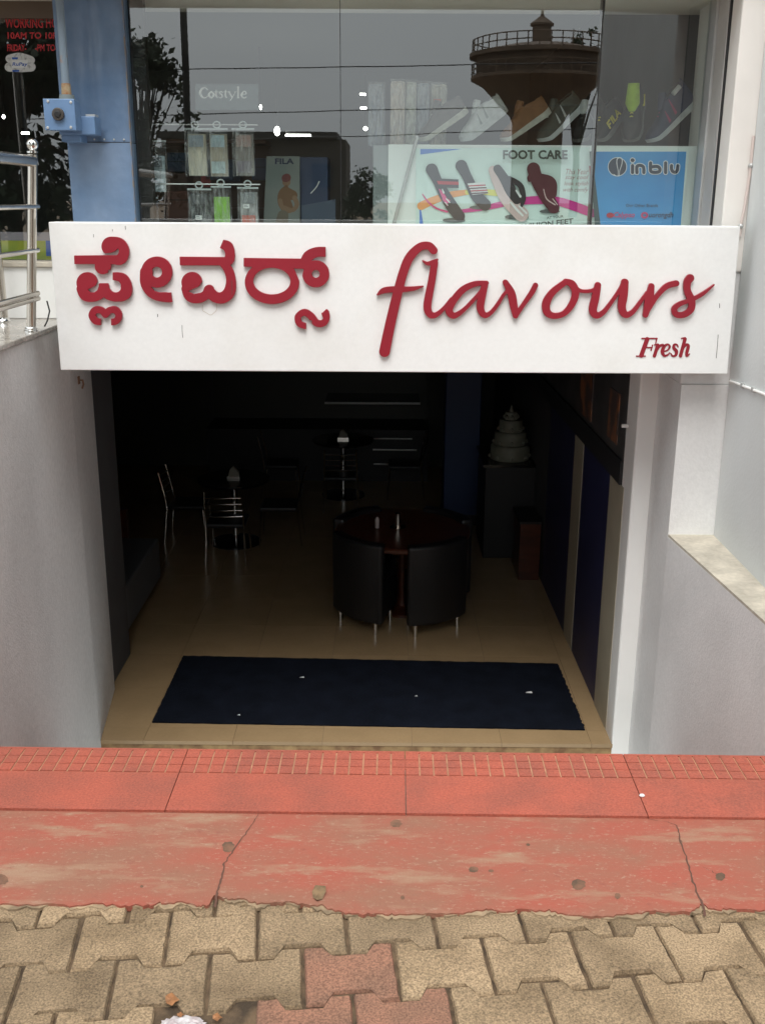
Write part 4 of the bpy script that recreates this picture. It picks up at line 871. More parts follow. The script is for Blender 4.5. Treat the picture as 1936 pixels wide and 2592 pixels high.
# "Cotstyle" plate
YC = 5.22
cp = thing('cotstyle_plate', 'grey Cotstyle name plate hanging above the packed garments', 'sign', P(*C2(710, 285), y=YC))
print_poly('plate', [(478, 95), (940, 95), (940, 285), (478, 285)], C2, YC, mat('acrylic_plate', (0.10, 0.125, 0.135), 0.4), cp, 0.006)
sk = [[(568, 137, 3), (549, 121, 4), (526, 130, 7), (513, 158, 9), (526, 187, 7), (549, 196, 4), (570, 182, 3)], [(595, 149, 5), (577, 172, 8), (595, 196, 5), (613, 172, 8), (595, 149, 5)],
      [(631, 138, 3), (631, 183, 6), (642, 195, 3)], [(617, 152, 2.5), (647, 152, 2.5)], [(678, 156, 3), (664, 149, 4), (656, 160, 6), (673, 176, 6), (674, 190, 5), (660, 197, 3), (651, 188, 2.5)],
      [(699, 138, 3), (699, 183, 6), (710, 195, 3)], [(685, 152, 2.5), (715, 152, 2.5)], [(724, 152, 6), (748, 193, 5)], [(772, 152, 3), (748, 195, 3), (735, 214, 4)], [(716, 151, 2), (733, 151, 2)], [(762, 151, 2), (780, 151, 2)],
      [(792, 116, 6), (792, 195, 6)], [(782, 117, 2), (792, 115, 3)], [(783, 196, 2), (802, 196, 2)], [(818, 170, 3), (849, 168, 3), (846, 153, 5), (832, 149, 4), (817, 172, 8), (824, 192, 5), (842, 196, 4), (852, 187, 2.5)]]
print_strokes('lettering', [('s', q) for q in sk], C2, YC - 0.0012, mat('white_letter', (0.80, 0.80, 0.79), 0.5), cp, cell=1.5)

# ================================================================== GOODS IN THE WINDOW
M_film = plastic_film()
GAR = {}
def bag(label, zf, x0, y0, x1, y1, y, cols, tab=True, stripes=False, gar=(0.1, 0.02, 0.9, 0.9)):
    """a clear hanging bag with a folded garment, card and hook tab"""
    a, b = P(*zf(x0, y1), y=y), P(*zf(x1, y0), y=y); wd, ht = b.x - a.x, b.z - a.z
    t = thing('bagged_garment', label, 'garment', (a.x + wd / 2, y, a.z), 'bagged garments hanging in the shop window')
    gx0, gz0, gx1, gz1 = a.x + wd * gar[0], a.z + ht * gar[1], a.x + wd * gar[2], a.z + ht * gar[3]
    g = MB(); nx, nz = 8, 12; vs = []; fs = []; r2 = random.Random(hash(label) % 1000)
    for j in range(nz + 1):
        for i in range(nx + 1):
            u, v = i / nx, j / nz; pf = 0.016 * (math.sin(math.pi * u) * math.sin(math.pi * min(1, v * 0.9 + 0.08))) ** 0.5 + 0.003 * math.sin(u * 13 + v * 4) + r2.uniform(0, 0.002)
            vs.append((gx0 + (gx1 - gx0) * u, y - pf, gz0 + (gz1 - gz0) * v))
    for j in range(nz):
        for i in range(nx): k = j * (nx + 1) + i; fs.append((k, k + 1, k + nx + 2, k + nx + 1))
    k = len(vs); vs += [(gx0, y + 0.012, gz0), (gx1, y + 0.012, gz0), (gx1, y + 0.012, gz1), (gx0, y + 0.012, gz1)]
    L = [j * (nx + 1) for j in range(nz + 1)]; Rr = [q + nx for q in L]
    fs += [tuple(L[::-1] + [k, k + 3]), tuple(Rr + [k + 2, k + 1]), tuple(list(range(nx, -1, -1)) + [k, k + 1]), tuple(list(range(nz * (nx + 1), (nz + 1) * (nx + 1))) + [k + 2, k + 3]), (k, k + 3, k + 2, k + 1)]
    g.add(vs, fs); g.build('garment', mat('cloth_%s' % (str(cols[0])), cols[0], 0.85, var=0.15, vs=18, bump=0.4, bs=60, stretch=(3, 1, 0.6)), t, smooth=True)
    for i, c in enumerate(cols[1:]):
        h = (gz1 - gz0) * 0.28; z1 = gz1 - 0.006 - i * (gz1 - gz0) * 0.62
        MB().box(gx0 + 0.008, gx1 - 0.008, y - 0.026, y - 0.0245, max(gz0 + 0.004, z1 - h), z1).build('card_insert', mat('card_%s' % (str(c)), c, 0.6, var=0.2, vs=20), t)
    vs = []; fs = []; nx, nz = 7, 10
    for j in range(nz + 1):
        for i in range(nx + 1):
            u, v = i / nx, j / nz; vs.append((a.x + wd * u, y - 0.030 - 0.006 * math.sin(u * 9 + v * 5) - r2.uniform(0, 0.004), a.z + ht * v))
    for j in range(nz):
        for i in range(nx): k = j * (nx + 1) + i; fs.append((k, k + 1, k + nx + 2, k + nx + 1))
    MB().add(vs, fs).build('plastic_bag', M_film, t, smooth=True)
    MB().box(a.x, b.x, y - 0.031, y - 0.029, b.z - 0.004, b.z + 0.004).build('bag_seal', mat('bag_seal_clear', (0.55, 0.60, 0.60), 0.35), t)
    if tab:
        cx = (a.x + b.x) / 2; MB().tube([(cx + 0.017 * math.cos(q * math.pi / 6), y - 0.03, b.z + 0.019 + 0.015 * math.sin(q * math.pi / 6)) for q in range(13)], 0.0035, 6).build('hook_tab', mat('bag_seal_clear', (0.55, 0.60, 0.60), 0.35), t, smooth=True)
    return t
YB2 = 5.30
bag('striped cream vest packed in clear plastic under the name plate', C2, 418, 428, 568, 772, YB2, [(0.80, 0.74, 0.60), (0.30, 0.36, 0.42)])
bag('pale blue undershirt packed in clear plastic, tan cloth showing', C2, 578, 428, 722, 778, YB2, [(0.52, 0.46, 0.36), (0.44, 0.58, 0.64), (0.60, 0.74, 0.76)])
bag('brown toned garment in clear plastic with dusky pink card', C2, 762, 428, 915, 772, YB2, [(0.28, 0.25, 0.23), (0.42, 0.28, 0.25), (0.24, 0.20, 0.24)])
bag('black garment in a clear bag with small white price label', C2, 440, 868, 600, 1150, YB2, [(0.03, 0.032, 0.036), (0.06, 0.065, 0.07)])
bag('lime green garment in a clear hanging bag', C2, 610, 850, 745, 1150, YB2, [(0.26, 0.58, 0.05)], gar=(0.08, 0.02, 0.85, 0.76))
bag('white garment with orange red print in a clear bag', C2, 800, 858, 945, 1150, YB2, [(0.42, 0.42, 0.42), (0.22, 0.24, 0.25), (0.62, 0.10, 0.05)])
bag('crumpled white and blue cloth in a clear bag beside the blue column', C2, 105, 515, 272, 890, YB2, [(0.50, 0.60, 0.66), (0.13, 0.15, 0.18)], tab=False, gar=(0.1, 0.02, 0.85, 0.72))
bag('dark violet garment in a clear bag near the blue column foot', C2, 75, 930, 215, 1150, YB2, [(0.045, 0.035, 0.06), (0.50, 0.50, 0.50)], tab=False)
for (x, y) in [(130, 1032), (503, 1074), (852, 990)]:
    p = P(*C2(x, y), y=YB2 - 0.04)
    tg = thing('price_tag', ['small white price tag on the violet garment bag', 'small white price tag on the black garment bag', 'small white price tag on the orange printed bag'][[130, 503, 852].index(x)], 'tag', p)
    MB().box(p.x - 0.015, p.x + 0.015, p.y, p.y + 0.001, p.z - 0.010, p.z + 0.010).build('card', K['white'], tg)
    for k in range(2): MB().box(p.x - 0.011, p.x + 0.009 - 0.006 * k, p.y - 0.0008, p.y - 0.0002, p.z - 0.004 + 0.007 * k, p.z - 0.002 + 0.007 * k).build('print', K['slate'], tg)
# rail the bags hang from, shelves of boxes behind
hr = thing('hanging_rail', 'thin metal rail carrying the upper row of garment bags', 'rail', (-0.8, YB2, 1.7))
za = P(*C2(500, 395), y=YB2).z
MB().tube([(P(*C2(20, 400), y=YB2).x, YB2 - 0.03, za), (P(*C2(940, 400), y=YB2).x, YB2 - 0.03, za)], 0.0035, 8).build('rod', M_alu, hr, smooth=True)
zb2 = P(*C2(500, 830), y=YB2).z
MB().tube([(P(*C2(20, 830), y=YB2).x, YB2 - 0.03, zb2), (P(*C2(960, 830), y=YB2).x, YB2 - 0.03, zb2)], 0.0035, 8).build('rod', M_alu, hr, smooth=True)
shf = thing('goods_shelf', 'dark brown shelf unit stacked with boxes behind the garment bags', 'shelf', (-0.8, 6.2, CAPZ))
M_brown = mat('shelf_brown', (0.090, 0.040, 0.024), 0.5, var=0.2, vs=6)
xs0, xs1 = P(*C2(30, 600), y=6.2).x, P(*C2(1000, 600), y=6.2).x
ztp = P(*C2(500, 505), y=6.2).z
MB().box(xs0, xs1, 6.42, 6.46, CAPZ, ztp).build('back_board', M_brown, shf)
for z in (1.25, 1.45, ztp): MB().box(xs0, xs1, 6.15, 6.419, z - 0.02, z).build('shelf_board', M_brown, shf)
for i, (x0, x1, y0, y1, c, lb) in enumerate([(285, 420, 600, 740, (0.035, 0.055, 0.11), 'navy cardboard box on the upper shelf behind the bags'), (560, 760, 650, 800, (0.03, 0.05, 0.09), 'dark blue box on the upper shelf behind the undershirt'),
                                         (290, 440, 880, 1090, (0.16, 0.055, 0.035), 'red brown box on the lower shelf between the bags'), (530, 600, 770, 850, (0.30, 0.03, 0.03), 'small red box behind the lower garment bags'), (900, 1000, 640, 800, (0.03, 0.045, 0.10), 'navy box at the end of the shelf')]):
    a, b = P(*C2(x0, y1), y=6.16), P(*C2(x1, y0), y=6.16)
    bx = thing('goods_box', lb, 'box', (a.x, 6.2, a.z)); MB().box(a.x, b.x, 6.12, 6.40, a.z, b.z).build('carton', mat('box_%d' % i, c, 0.5, var=0.1), bx, bevel=0.004)
    MB().box(a.x + 0.003, b.x - 0.003, 6.1185, 6.1197, b.z - 0.05, b.z - 0.047).build('lid_line', M_black, bx)
# sports poster and blue carton
YF = 5.53
fp = thing('sports_poster', 'pale FILA poster showing a figure in cap and brown top', 'poster', P(*C2(1150, 1110), y=YF))
K['paleposter'] = mat('ink_paleposter', (0.235, 0.265, 0.25), 0.5); K['skin'] = mat('ink_skin', (0.28, 0.17, 0.10), 0.6); K['brown'] = mat('ink_brown', (0.20, 0.105, 0.05), 0.6); K['cap'] = mat('ink_cap', (0.18, 0.05, 0.045), 0.6); K['navy'] = mat('ink_navy', (0.02, 0.03, 0.07), 0.5)
lay[0] = YF; pp('sheet', [(1000, 625), (1243, 625), (1243, 1180), (975, 1180)], 'paleposter', C2, fp)
ps_('figure_picture', [('s', [(1145, 800, 30), (1145, 815, 30)])], 'skin', zf=C2, par=fp); ps_('figure_picture', [('s', [(1140, 785, 30), (1148, 782, 30)])], 'cap', zf=C2, par=fp)
ps_('figure_picture', [('s', [(1145, 850, 14), (1120, 900, 34), (1130, 960, 48), (1150, 1000, 44)]), ('s', [(1145, 880, 30), (1190, 910, 36)])], 'brown', zf=C2, par=fp)
ps_('figure_picture', [('s', [(1205, 930, 18), (1222, 980, 16), (1190, 1020, 15), (1130, 1000, 14)]), ('s', [(1100, 950, 16), (1115, 1000, 15), (1170, 1030, 12)])], 'skin', zf=C2, par=fp)
ps_('figure_picture', [('s', [(1120, 1060, 40), (1110, 1120, 46), (1105, 1180, 46)])], 'olive', zf=C2, par=fp)
lettering('lettering', 'FILA', 1062, 640, 1200, 682, C2, lay[0] - 0.0006, K['navy'], fp, bold=0.03)
bx = thing('blue_carton', 'tall dark blue carton beside the sports poster', 'box', P(*C2(1340, 1150), y=5.58))
a, b = P(*C2(1250, 1180), y=5.56), P(*C2(1448, 630), y=5.56); MB().box(a.x, b.x, 5.56, 5.78, a.z, b.z).build('carton', mat('carton_blue', (0.030, 0.055, 0.125), 0.45, var=0.1), bx, bevel=0.004)
print_poly('label_panel', [(1255, 985), (1505, 940), (1505, 1180), (1255, 1180)], C2, 5.555, mat('carton_panel', (0.075, 0.11, 0.17), 0.45), bx)
print_strokes('print', [('s', [(1325, 895, 4), (1365, 850, 4), (1385, 810, 4)])], C2, 5.556, K['white'], bx)
# stack of packed shirts standing on the counter
for i, (zf, x0, y0, x1, y1, c, lb, y) in enumerate([(C3, 190, 118, 350, 545, (0.14, 0.17, 0.21), 'dark checked shirt pack leaning at the counter end', 5.50), (C3, 395, 90, 535, 550, (0.55, 0.46, 0.38), 'cream crinkled shirt pack standing upright in plastic', 5.46),
                                            (C3, 535, 95, 640, 555, (0.48, 0.50, 0.42), 'narrow pale green shirt pack next to the cream pack', 5.48), (C3, 640, 110, 765, 560, (0.25, 0.29, 0.36), 'blue grey shirt pack behind the first sneaker', 5.50), (C3, 765, 120, 925, 480, (0.50, 0.46, 0.36), 'yellowish boxed pack with orange corner behind the sneaker', 5.52)]):
    a, b = P(*zf(x0, y1), y=y), P(*zf(x1, y0), y=y)
    t = thing('shirt_pack', lb, 'shirt pack', (a.x, y, a.z), 'shirt packs standing on the counter')
    MB().box(a.x, b.x, y, y + 0.10, zdt + 0.001, b.z).build('folded_shirt', mat('shirt_%d' % i, c, 0.8, var=0.35, vs=26, bump=0.6, bs=40, stretch=(5, 1, 0.7)), t, bevel=0.012)
    g = MB(); vs = []; fs = []
    for j in range(11):
        for k in range(7): vs.append((a.x + (b.x - a.x) * k / 6, y - 0.006 - random.uniform(0, 0.008), zdt + 0.002 + (b.z + 0.006 - zdt) * j / 10))
    for j in range(10):
        for k in range(6): q = j * 7 + k; fs.append((q, q + 1, q + 8, q + 7))
    g.add(vs, fs).build('plastic_bag', M_film, t, smooth=True)
    if i == 4: MB().box(a.x + 0.015, b.x - 0.03, y - 0.012, y - 0.0115, a.z + 0.06, a.z + 0.11).build('orange_corner', mat('ink_orange2', (0.62, 0.12, 0.05), 0.5), t)

# ------------------------------------------------------------------ shoes
def shoe(label, toe, yaw, pitch, cu, cs_, cl, stripe=None, ct=None, tl=1.0, L=0.27, y=5.38, high=0.0, extras=(), roll=0.0):
    """toe: photo pixel of the toe tip; built along +x (toe at 0), then turned"""
    t = thing('shoe', label, 'shoe', (0, 0, 0), 'shoes on the display counter')
    W = [(0.0, 0.018), (0.04, 0.052), (0.12, 0.078), (0.26, 0.094), (0.40, 0.092), (0.55, 0.078), (0.70, 0.068), (0.85, 0.068), (0.95, 0.060), (1.0, 0.040)]
    Hh = [(0.0, 0.030), (0.04, 0.042), (0.12, 0.052), (0.26, 0.060), (0.40, 0.078), (0.55, 0.098 + high * .3), (0.70, 0.106 + high * .7), (0.85, 0.098 + high), (0.95, 0.102 + high), (1.0, 0.092 + high)]
    def ip(T, u):
        for (a, va), (b, vb) in zip(T[:-1], T[1:]):
            if a <= u <= b: return va + (vb - va) * (u - a) / (b - a)
        return T[-1][1]
    ns, na = 26, 14
    sl = MB(); vs = []; fs = []
    for i in range(ns + 1):
        u = i / ns; wd = ip(W, u) / 2 + 0.004; z0 = 0.022 * max(0, (0.16 - u) / 0.16) ** 1.6 + 0.006 * max(0, (u - 0.9) / 0.1); th = 0.020 + 0.010 * u
        vs += [(u * L, -wd, z0), (u * L, wd, z0), (u * L, wd, z0 + th), (u * L, -wd, z0 + th)]
    for i in range(ns):
        for k in range(4): a, b = i * 4 + k, i * 4 + (k + 1) % 4; fs.append((a, a + 4, b + 4, b))
    fs += [(0, 1, 2, 3), tuple(ns * 4 + k for k in (3, 2, 1, 0))]
    sl.add(vs, fs).build('sole', cs_, t, smooth=True)
    up = MB(); vs = []; fs = []
    for i in range(ns + 1):
        u = i / ns; wd = ip(W, u) / 2; z0 = 0.018 + 0.022 * max(0, (0.16 - u) / 0.16) ** 1.6 + 0.010 * u; h = ip(Hh, u)
        for k in range(na + 1):
            q = math.pi * k / na; x_ = wd * math.copysign(abs(math.cos(q)) ** 0.62, math.cos(q)); z_ = z0 + (h - z0 + 0.012) * math.sin(q) ** 0.72
            if u > 0.62 and 0.34 < k / na < 0.66: z_ -= (0.035 + high * .4) * min(1, (u - 0.62) / 0.08) * (1 if u < 0.93 else max(0, (1 - u) / 0.07))
            vs.append((u * L, x_, z_))
    for i in range(ns):
        for k in range(na): a = i * (na + 1) + k; fs.append((a, a + na + 1, a + na + 2, a + 1))
    fs += [tuple(range(na + 1)), tuple(ns * (na + 1) + k for k in range(na, -1, -1))]
    up.add(vs, fs).build('upper', cu, t, smooth=True)
    MB().ball((L * 0.80, 0, ip(Hh, 0.8) - 0.012), 0.05, 14, (1.0, 0.46, 0.22)).build('lining', M_black, t, smooth=True)
    tg_ = MB(); z_ = ip(Hh, 0.5); tg_.tube([(L * 0.46, 0, z_ - 0.004), (L * 0.56, 0, ip(Hh, 0.56) + 0.012), (L * (0.56 + 0.08 * tl), 0, ip(Hh, 0.64) + 0.014 + 0.014 * tl)], [0.016, 0.021 + 0.006 * (tl - 1), 0.018 + 0.004 * (tl - 1)], 10); tg_.build('tongue', ct or cu, t, smooth=True)
    for i in range(5):
        u = 0.36 + i * 0.055; z_ = ip(Hh, u) + 0.010; wd = ip(W, u) * 0.30
        MB().tube([(L * u, -wd, z_ - 0.010), (L * (u + 0.012), 0, z_ + 0.003), (L * u, wd, z_ - 0.010)], 0.0036, 6).build('lace', cl, t, smooth=True)
    if stripe:
        for k, (u0, u1) in enumerate([(0.40, 0.50), (0.56, 0.66)]):
            g = MB(); vs = []
            for s in range(7):
                v = s / 6
                for u in (u0 + v * 0.06, u1 + v * 0.02 - 0.05):
                    wd = ip(W, u) / 2; q = 0.12 + v * 0.75; z0 = 0.018; h = ip(Hh, u)
                    vs.append((u * L, -(wd * abs(math.cos(q)) ** 0.62 + 0.0018), z0 + (h - z0 + 0.012) * math.sin(q) ** 0.72 + 0.001))
            g.add(vs, [(2 * s, 2 * s + 1, 2 * s + 3, 2 * s + 2) for s in range(6)]).build('stripe', stripe, t, smooth=True)
    for nm, fn, mm in extras: fn(t, L, ip, W, Hh).build(nm, mm, t, smooth=True)
    p = P(*toe, y=y)
    t.rotation_euler = Matrix.Rotation(yaw, 3, 'Z').to_4x4().to_3x3().__matmul__(Matrix.Rotation(-pitch, 3, 'Y')).__matmul__(Matrix.Rotation(roll, 3, 'X')).to_euler()
    t.location = (p.x, y, zdt + 0.004)
    # a small clear stand keeps the heel up
    return t
def sm(n, c, r=0.65, **k): return mat('shoe_' + n, c, r, var=0.12, vs=30, **k)
Wh = sm('white', (0.55, 0.58, 0.58)); Cr = sm('cream_sole', (0.50, 0.50, 0.44)); Bk = sm('black', (0.018, 0.02, 0.022)); Ye = sm('yellow', (0.62, 0.55, 0.06)); Ne = sm('neon', (0.34, 0.52, 0.02)); Gy = sm('grey', (0.14, 0.145, 0.14))
shoe('grey brown suede sneaker with cream sole beside the shirt packs', C3(690, 680), R(0), R(33), sm('greybrown', (0.115, 0.105, 0.095)), Cr, Cr, y=5.38)
shoe('white leather sneaker with white sole on the counter', C3(1078, 680), R(14), R(36), Wh, Wh, Wh, stripe=sm('pale_grey', (0.30, 0.33, 0.34)), y=5.38)
shoe('tan brown casual shoe with thin white heel edge', C5(75, 650), R(4), R(33), sm('tan', (0.21, 0.095, 0.035)), Cr, sm('mauve_lace', (0.20, 0.12, 0.13)), y=5.38)
shoe('white and dark green sneaker with broad pale side stripe', C5(365, 655), R(20), R(40), sm('darkgreen', (0.05, 0.065, 0.055)), Wh, Wh, stripe=Wh, y=5.38, L=0.28)
shoe('black and grey trainer with pale collar behind the pane joint', C5(640, 655), R(48), R(42), Bk, Gy, Gy, stripe=Gy, ct=Wh, y=5.38, L=0.27)
def side_mark(strokes, r=0.004):
    """strokes: lists of (u along the length, height) drawn on the side that faces the window"""
    def fn(t, L, ip, W, Hh):
        m = MB()
        for st in strokes: m.tube([(u * L, -(ip(W, u) / 2 * 0.93 + 0.004), z) for u, z in st], r, 6)
        return m
    return fn
FL = [[[(0.36, 0.034), (0.36, 0.068)], [(0.36, 0.066), (0.46, 0.066)], [(0.36, 0.051), (0.43, 0.051)]], [[(0.52, 0.034), (0.52, 0.068)]], [[(0.66, 0.034), (0.58, 0.034), (0.58, 0.068)]], [[(0.69, 0.034), (0.75, 0.068), (0.81, 0.034)], [(0.72, 0.045), (0.78, 0.045)]]]
shoe('small black trainer with yellow FILA lettering', C5(785, 650), R(32), R(44), Bk, Gy, Ye, y=5.36, L=0.22, extras=[('letter', side_mark(q, 0.0045), Ye) for q in FL])
shoe('black trainer with neon green tongue and yellow laces', C5(1030, 660), R(66), R(54), Bk, Gy, Ye, ct=Ne, tl=3.2, y=5.30, L=0.27, high=0.015, extras=[('tick_emblem', side_mark([[(0.72, 0.05), (0.76, 0.035), (0.92, 0.062)]], 0.005), Ye)])
shoe('navy and pink high trainer with white patch at the counter end', C5(1190, 660), R(10), R(42), sm('navy', (0.025, 0.035, 0.085)), Wh, sm('pinklace', (0.40, 0.03, 0.11)), stripe=sm('pink', (0.38, 0.02, 0.12)), y=5.38, L=0.30, high=0.05,
     extras=[('white_patch', side_mark([[(0.72, 0.125), (0.88, 0.130)]], 0.012), Wh)])

# shop lamps that show lit through the glass
M_lamp = mat('lit_lamp', (1.0, 0.97, 0.90), 0.5, emit=14.0)
def lamp(label, zf, x, y, wd, ht, Y):
    p = P(*zf(x, y), y=Y); s = Y / 2617 * 0.97
    t = thing('shop_lamp', label, 'lamp', p)
    if wd > 2.2 * ht:
        MB().tube([(p.x - wd * s / 2, Y, p.z), (p.x + wd * s / 2, Y, p.z)], ht * s / 2, 10).build('tube', M_lamp, t, smooth=True)
        MB().box(p.x - wd * s / 2, p.x + wd * s / 2, Y - 0.01, Y + 0.03, p.z + ht * s * 0.6, p.z + ht * s * 0.6 + 0.03).build('batten', M_dark, t)
    else:
        MB().ball(tuple(p), ht * s / 2, 12, (wd / ht, wd / ht, 1)).build('bulb', M_lamp, t, smooth=True)
        MB().tube([(p.x, Y, p.z + ht * s * 0.45), (p.x, Y, min(2.9, p.z + ht * s * 0.5 + 0.5))], 0.006, 6).build('stem', M_dark, t)
lamp('lit compact bulb hanging inside the shop', C2, 1077, 440, 14, 22, 10.5)
lamp('lit tube lamp inside the shop beside the bulb', C2, 1232, 471, 62, 4.5, 10.6)
lamp('tiny lit spot lamp below the name plate corner', C2, 957, 265, 6, 11, 10.4)
lamp('lit spot lamp, upper of the pair beside the checked shirt pack', C3, 140, 216, 14, 4.5, 9.5)
lamp('lit spot lamp, lower of the pair beside the checked shirt pack', C3, 146, 344, 14, 4.5, 9.9)
lamp('round lit lamp glowing at the foot of the checked shirt pack', C3, 165, 535, 10, 9, 11.5)
lamp('small lit lamp seen through the dark shop door', C1, 48, 1395, 7, 9, 9.0)
lamp('short lit tube seen through the dark shop door', C1, 308, 1590, 18, 5, 9.0)

# ================================================================== CAFÉ FURNISHINGS
M_wood = mat('red_brown_wood', (0.075, 0.020, 0.010), 0.28, var=0.25, vs=6, stretch=(1, 6, 6))
M_leather = mat('black_leatherette', (0.010, 0.010, 0.011), 0.42, bump=0.2, bs=120)
c = [P(386, 1827, z=FLZ + 0.008), P(1480, 1846, z=FLZ + 0.008), P(1411, 1680, z=FLZ + 0.008), P(464, 1660, z=FLZ + 0.008)]
pts = []; rn = random.Random(11)
for i in range(4):
    a, b = c[i], c[(i + 1) % 4]; k = 70; am = (0.0015, 0.006, 0.004, 0.0015)[i]
    for s in range(k):
        q = a.lerp(b, s / k); pts.append((q.x + rn.uniform(-1, 1) * am * (1 if i % 2 else .3), q.y + rn.uniform(-1, 1) * am * (.3 if i % 2 else 1)))
fm = thing('door_mat', 'large navy blue carpet mat on the beige tiles inside the entrance', 'mat', (0.0, 5.7, FLZ))
MB().prism(pts, FLZ + 0.0005, FLZ + 0.010).build('carpet', M_mat, fm)
M_scrap = mat('white_scrap', (0.70, 0.70, 0.70), 0.7)
for zf, x, y, s, lb in [(zm(900, 1500, 2.065), 905, 522, 0.022, 'tiny white paper scrap on the navy mat right side'), (zm(900, 1500, 2.065), 315, 541, 0.010, 'tiny pale crumb in the middle of the navy mat'), (zm(200, 1500, 2.065), 835, 640, 0.010, 'tiny pale crumb near the front edge of the navy mat'), (zm(200, 1500, 2.065), 1165, 443, 0.016, 'thin pale thread lying on the navy mat')]:
    p = P(*zf(x, y), z=FLZ + 0.012); h = MB()
    h.add([(p.x - s, p.y, FLZ + 0.0105), (p.x - s * .2, p.y - s * .5, FLZ + 0.014), (p.x + s, p.y - s * .2, FLZ + 0.0108), (p.x + s * .7, p.y + s * .4, FLZ + 0.016), (p.x - s * .4, p.y + s * .5, FLZ + 0.012)], [(0, 1, 4), (1, 3, 4), (1, 2, 3)])
    tag(h.build('paper_scrap', M_scrap), lb, 'litter')
# round table with four tub chairs nested round it
tc_ = P(1007, 1546, z=FLZ); TX, TY = tc_.x + 0.03, tc_.y + 0.02
tb = thing('round_table', 'round red brown wooden pedestal table ringed by black tub chairs', 'table', (TX, TY, FLZ))
MB().lathe([(0.475, 0.595), (0.485, 0.605), (0.485, 0.622), (0.475, 0.632)], (TX, TY, FLZ), 48).build('table_top', M_wood, tb, smooth=True)
MB().lathe([(0.16, 0.0), (0.16, 0.02), (0.05, 0.05), (0.035, 0.10), (0.035, 0.50), (0.09, 0.585), (0.09, 0.594)], (TX, TY, FLZ), 24).build('pedestal', M_wood, tb, smooth=True)
def tub():
    t = thing('tub_chair', 'black leatherette tub chair', 'chair', (0, 0, 0), 'black tub chairs round the wooden table')
    def arc(r0, r1, a0, a1, z0, z1, n=16):
        m = MB(); pt = [(r1 * math.cos(a0 + (a1 - a0) * i / n), r1 * math.sin(a0 + (a1 - a0) * i / n)) for i in range(n + 1)] + [(r0 * math.cos(a1 - (a1 - a0) * i / n), r0 * math.sin(a1 - (a1 - a0) * i / n)) for i in range(n + 1)]
        return m.prism(pt, z0, z1)
    arc(0.44, 0.53, R(-28), R(28), 0.085, 0.665).build('back_shell', M_leather, t, bevel=0.022, seg=3)
    arc(0.12, 0.435, R(-26), R(26), 0.10, 0.37).build('seat', M_leather, t, bevel=0.02, seg=3)
    for a, r_ in ((R(-21), 0.49), (R(21), 0.49), (R(-20), 0.22), (R(20), 0.22)):
        MB().tube([(r_ * math.cos(a), r_ * math.sin(a), 0.0), (r_ * math.cos(a), r_ * math.sin(a), 0.0995 if r_ < .3 else 0.0845)], 0.017, 12).build('leg', M_chrome, t, smooth=True)
    return t
tch = tub()
for i, (ang, lb) in enumerate([(226, 'black tub chair at the table, back to the mat, on the bench side'), (301, 'black tub chair at the table, back to the mat, on the striped wall side'), (42, 'black tub chair behind the round table on the cake counter side'), (138, 'black tub chair behind the round table toward the chrome chairs')]):
    o = tch if i == 0 else copy_tree(tch); o.location = (TX, TY, FLZ); o.rotation_euler.z = R(ang); o['label'] = lb
sh = P(*I2(645, 1090), z=FLZ + 0.633)
s1 = thing('salt_shaker', 'slim pale salt shaker standing on the round table', 'shaker', sh); MB().lathe([(0.014, 0), (0.015, 0.06), (0.011, 0.075), (0.006, 0.082)], tuple(sh), 14).build('body', mat('shaker_white', (0.45, 0.38, 0.36), 0.3), s1, smooth=True)
sh = P(*I2(790, 1085), z=FLZ + 0.633)
s2 = thing('steel_tumbler', 'small steel tumbler on a saucer on the round table', 'tumbler', sh); MB().lathe([(0.024, 0.004), (0.026, 0.03), (0.020, 0.09), (0.022, 0.105)], tuple(sh), 16).build('cup', M_steel, s2, smooth=True)
MB().lathe([(0.05, 0.0), (0.06, 0.0035)], tuple(sh), 24).build('saucer', M_steel, s2, smooth=True)
# chrome framed café chairs and small tables farther in
def chrome_chair():
    t = thing('cafe_chair', 'chrome framed cafe chair', 'chair', (0, 0, 0), 'chrome cafe chairs by the small tables')
    MB().box(-0.16, 0.16, -0.16, 0.16, 0.31, 0.345).build('seat', M_leather, t, bevel=0.012)
    for sx in (-1, 1):
        MB().tube([(sx * 0.165, 0.17, 0.0), (sx * 0.15, 0.145, 0.31)], 0.0075, 8).build('leg', M_chrome, t, smooth=True)
        MB().tube([(sx * 0.165, -0.20, 0.0), (sx * 0.155, -0.165, 0.33), (sx * 0.155, -0.18, 0.44), (sx * 0.15, -0.225, 0.64)], 0.0075, 8).build('leg', M_chrome, t, smooth=True)
    for k in range(4): z = 0.42 + k * 0.055; MB().tube([(-0.15, -0.18 - (z - 0.42) * 0.2, z), (0, -0.195 - (z - 0.42) * 0.2, z), (0.15, -0.18 - (z - 0.42) * 0.2, z)], 0.006, 8).build('rung', M_chrome, t, smooth=True)
    return t
ch = chrome_chair()
T2 = P(598, 1372, z=FLZ); T3 = Vector((P(*I2(410, 640), y=10.2).x, 10.2, FLZ))
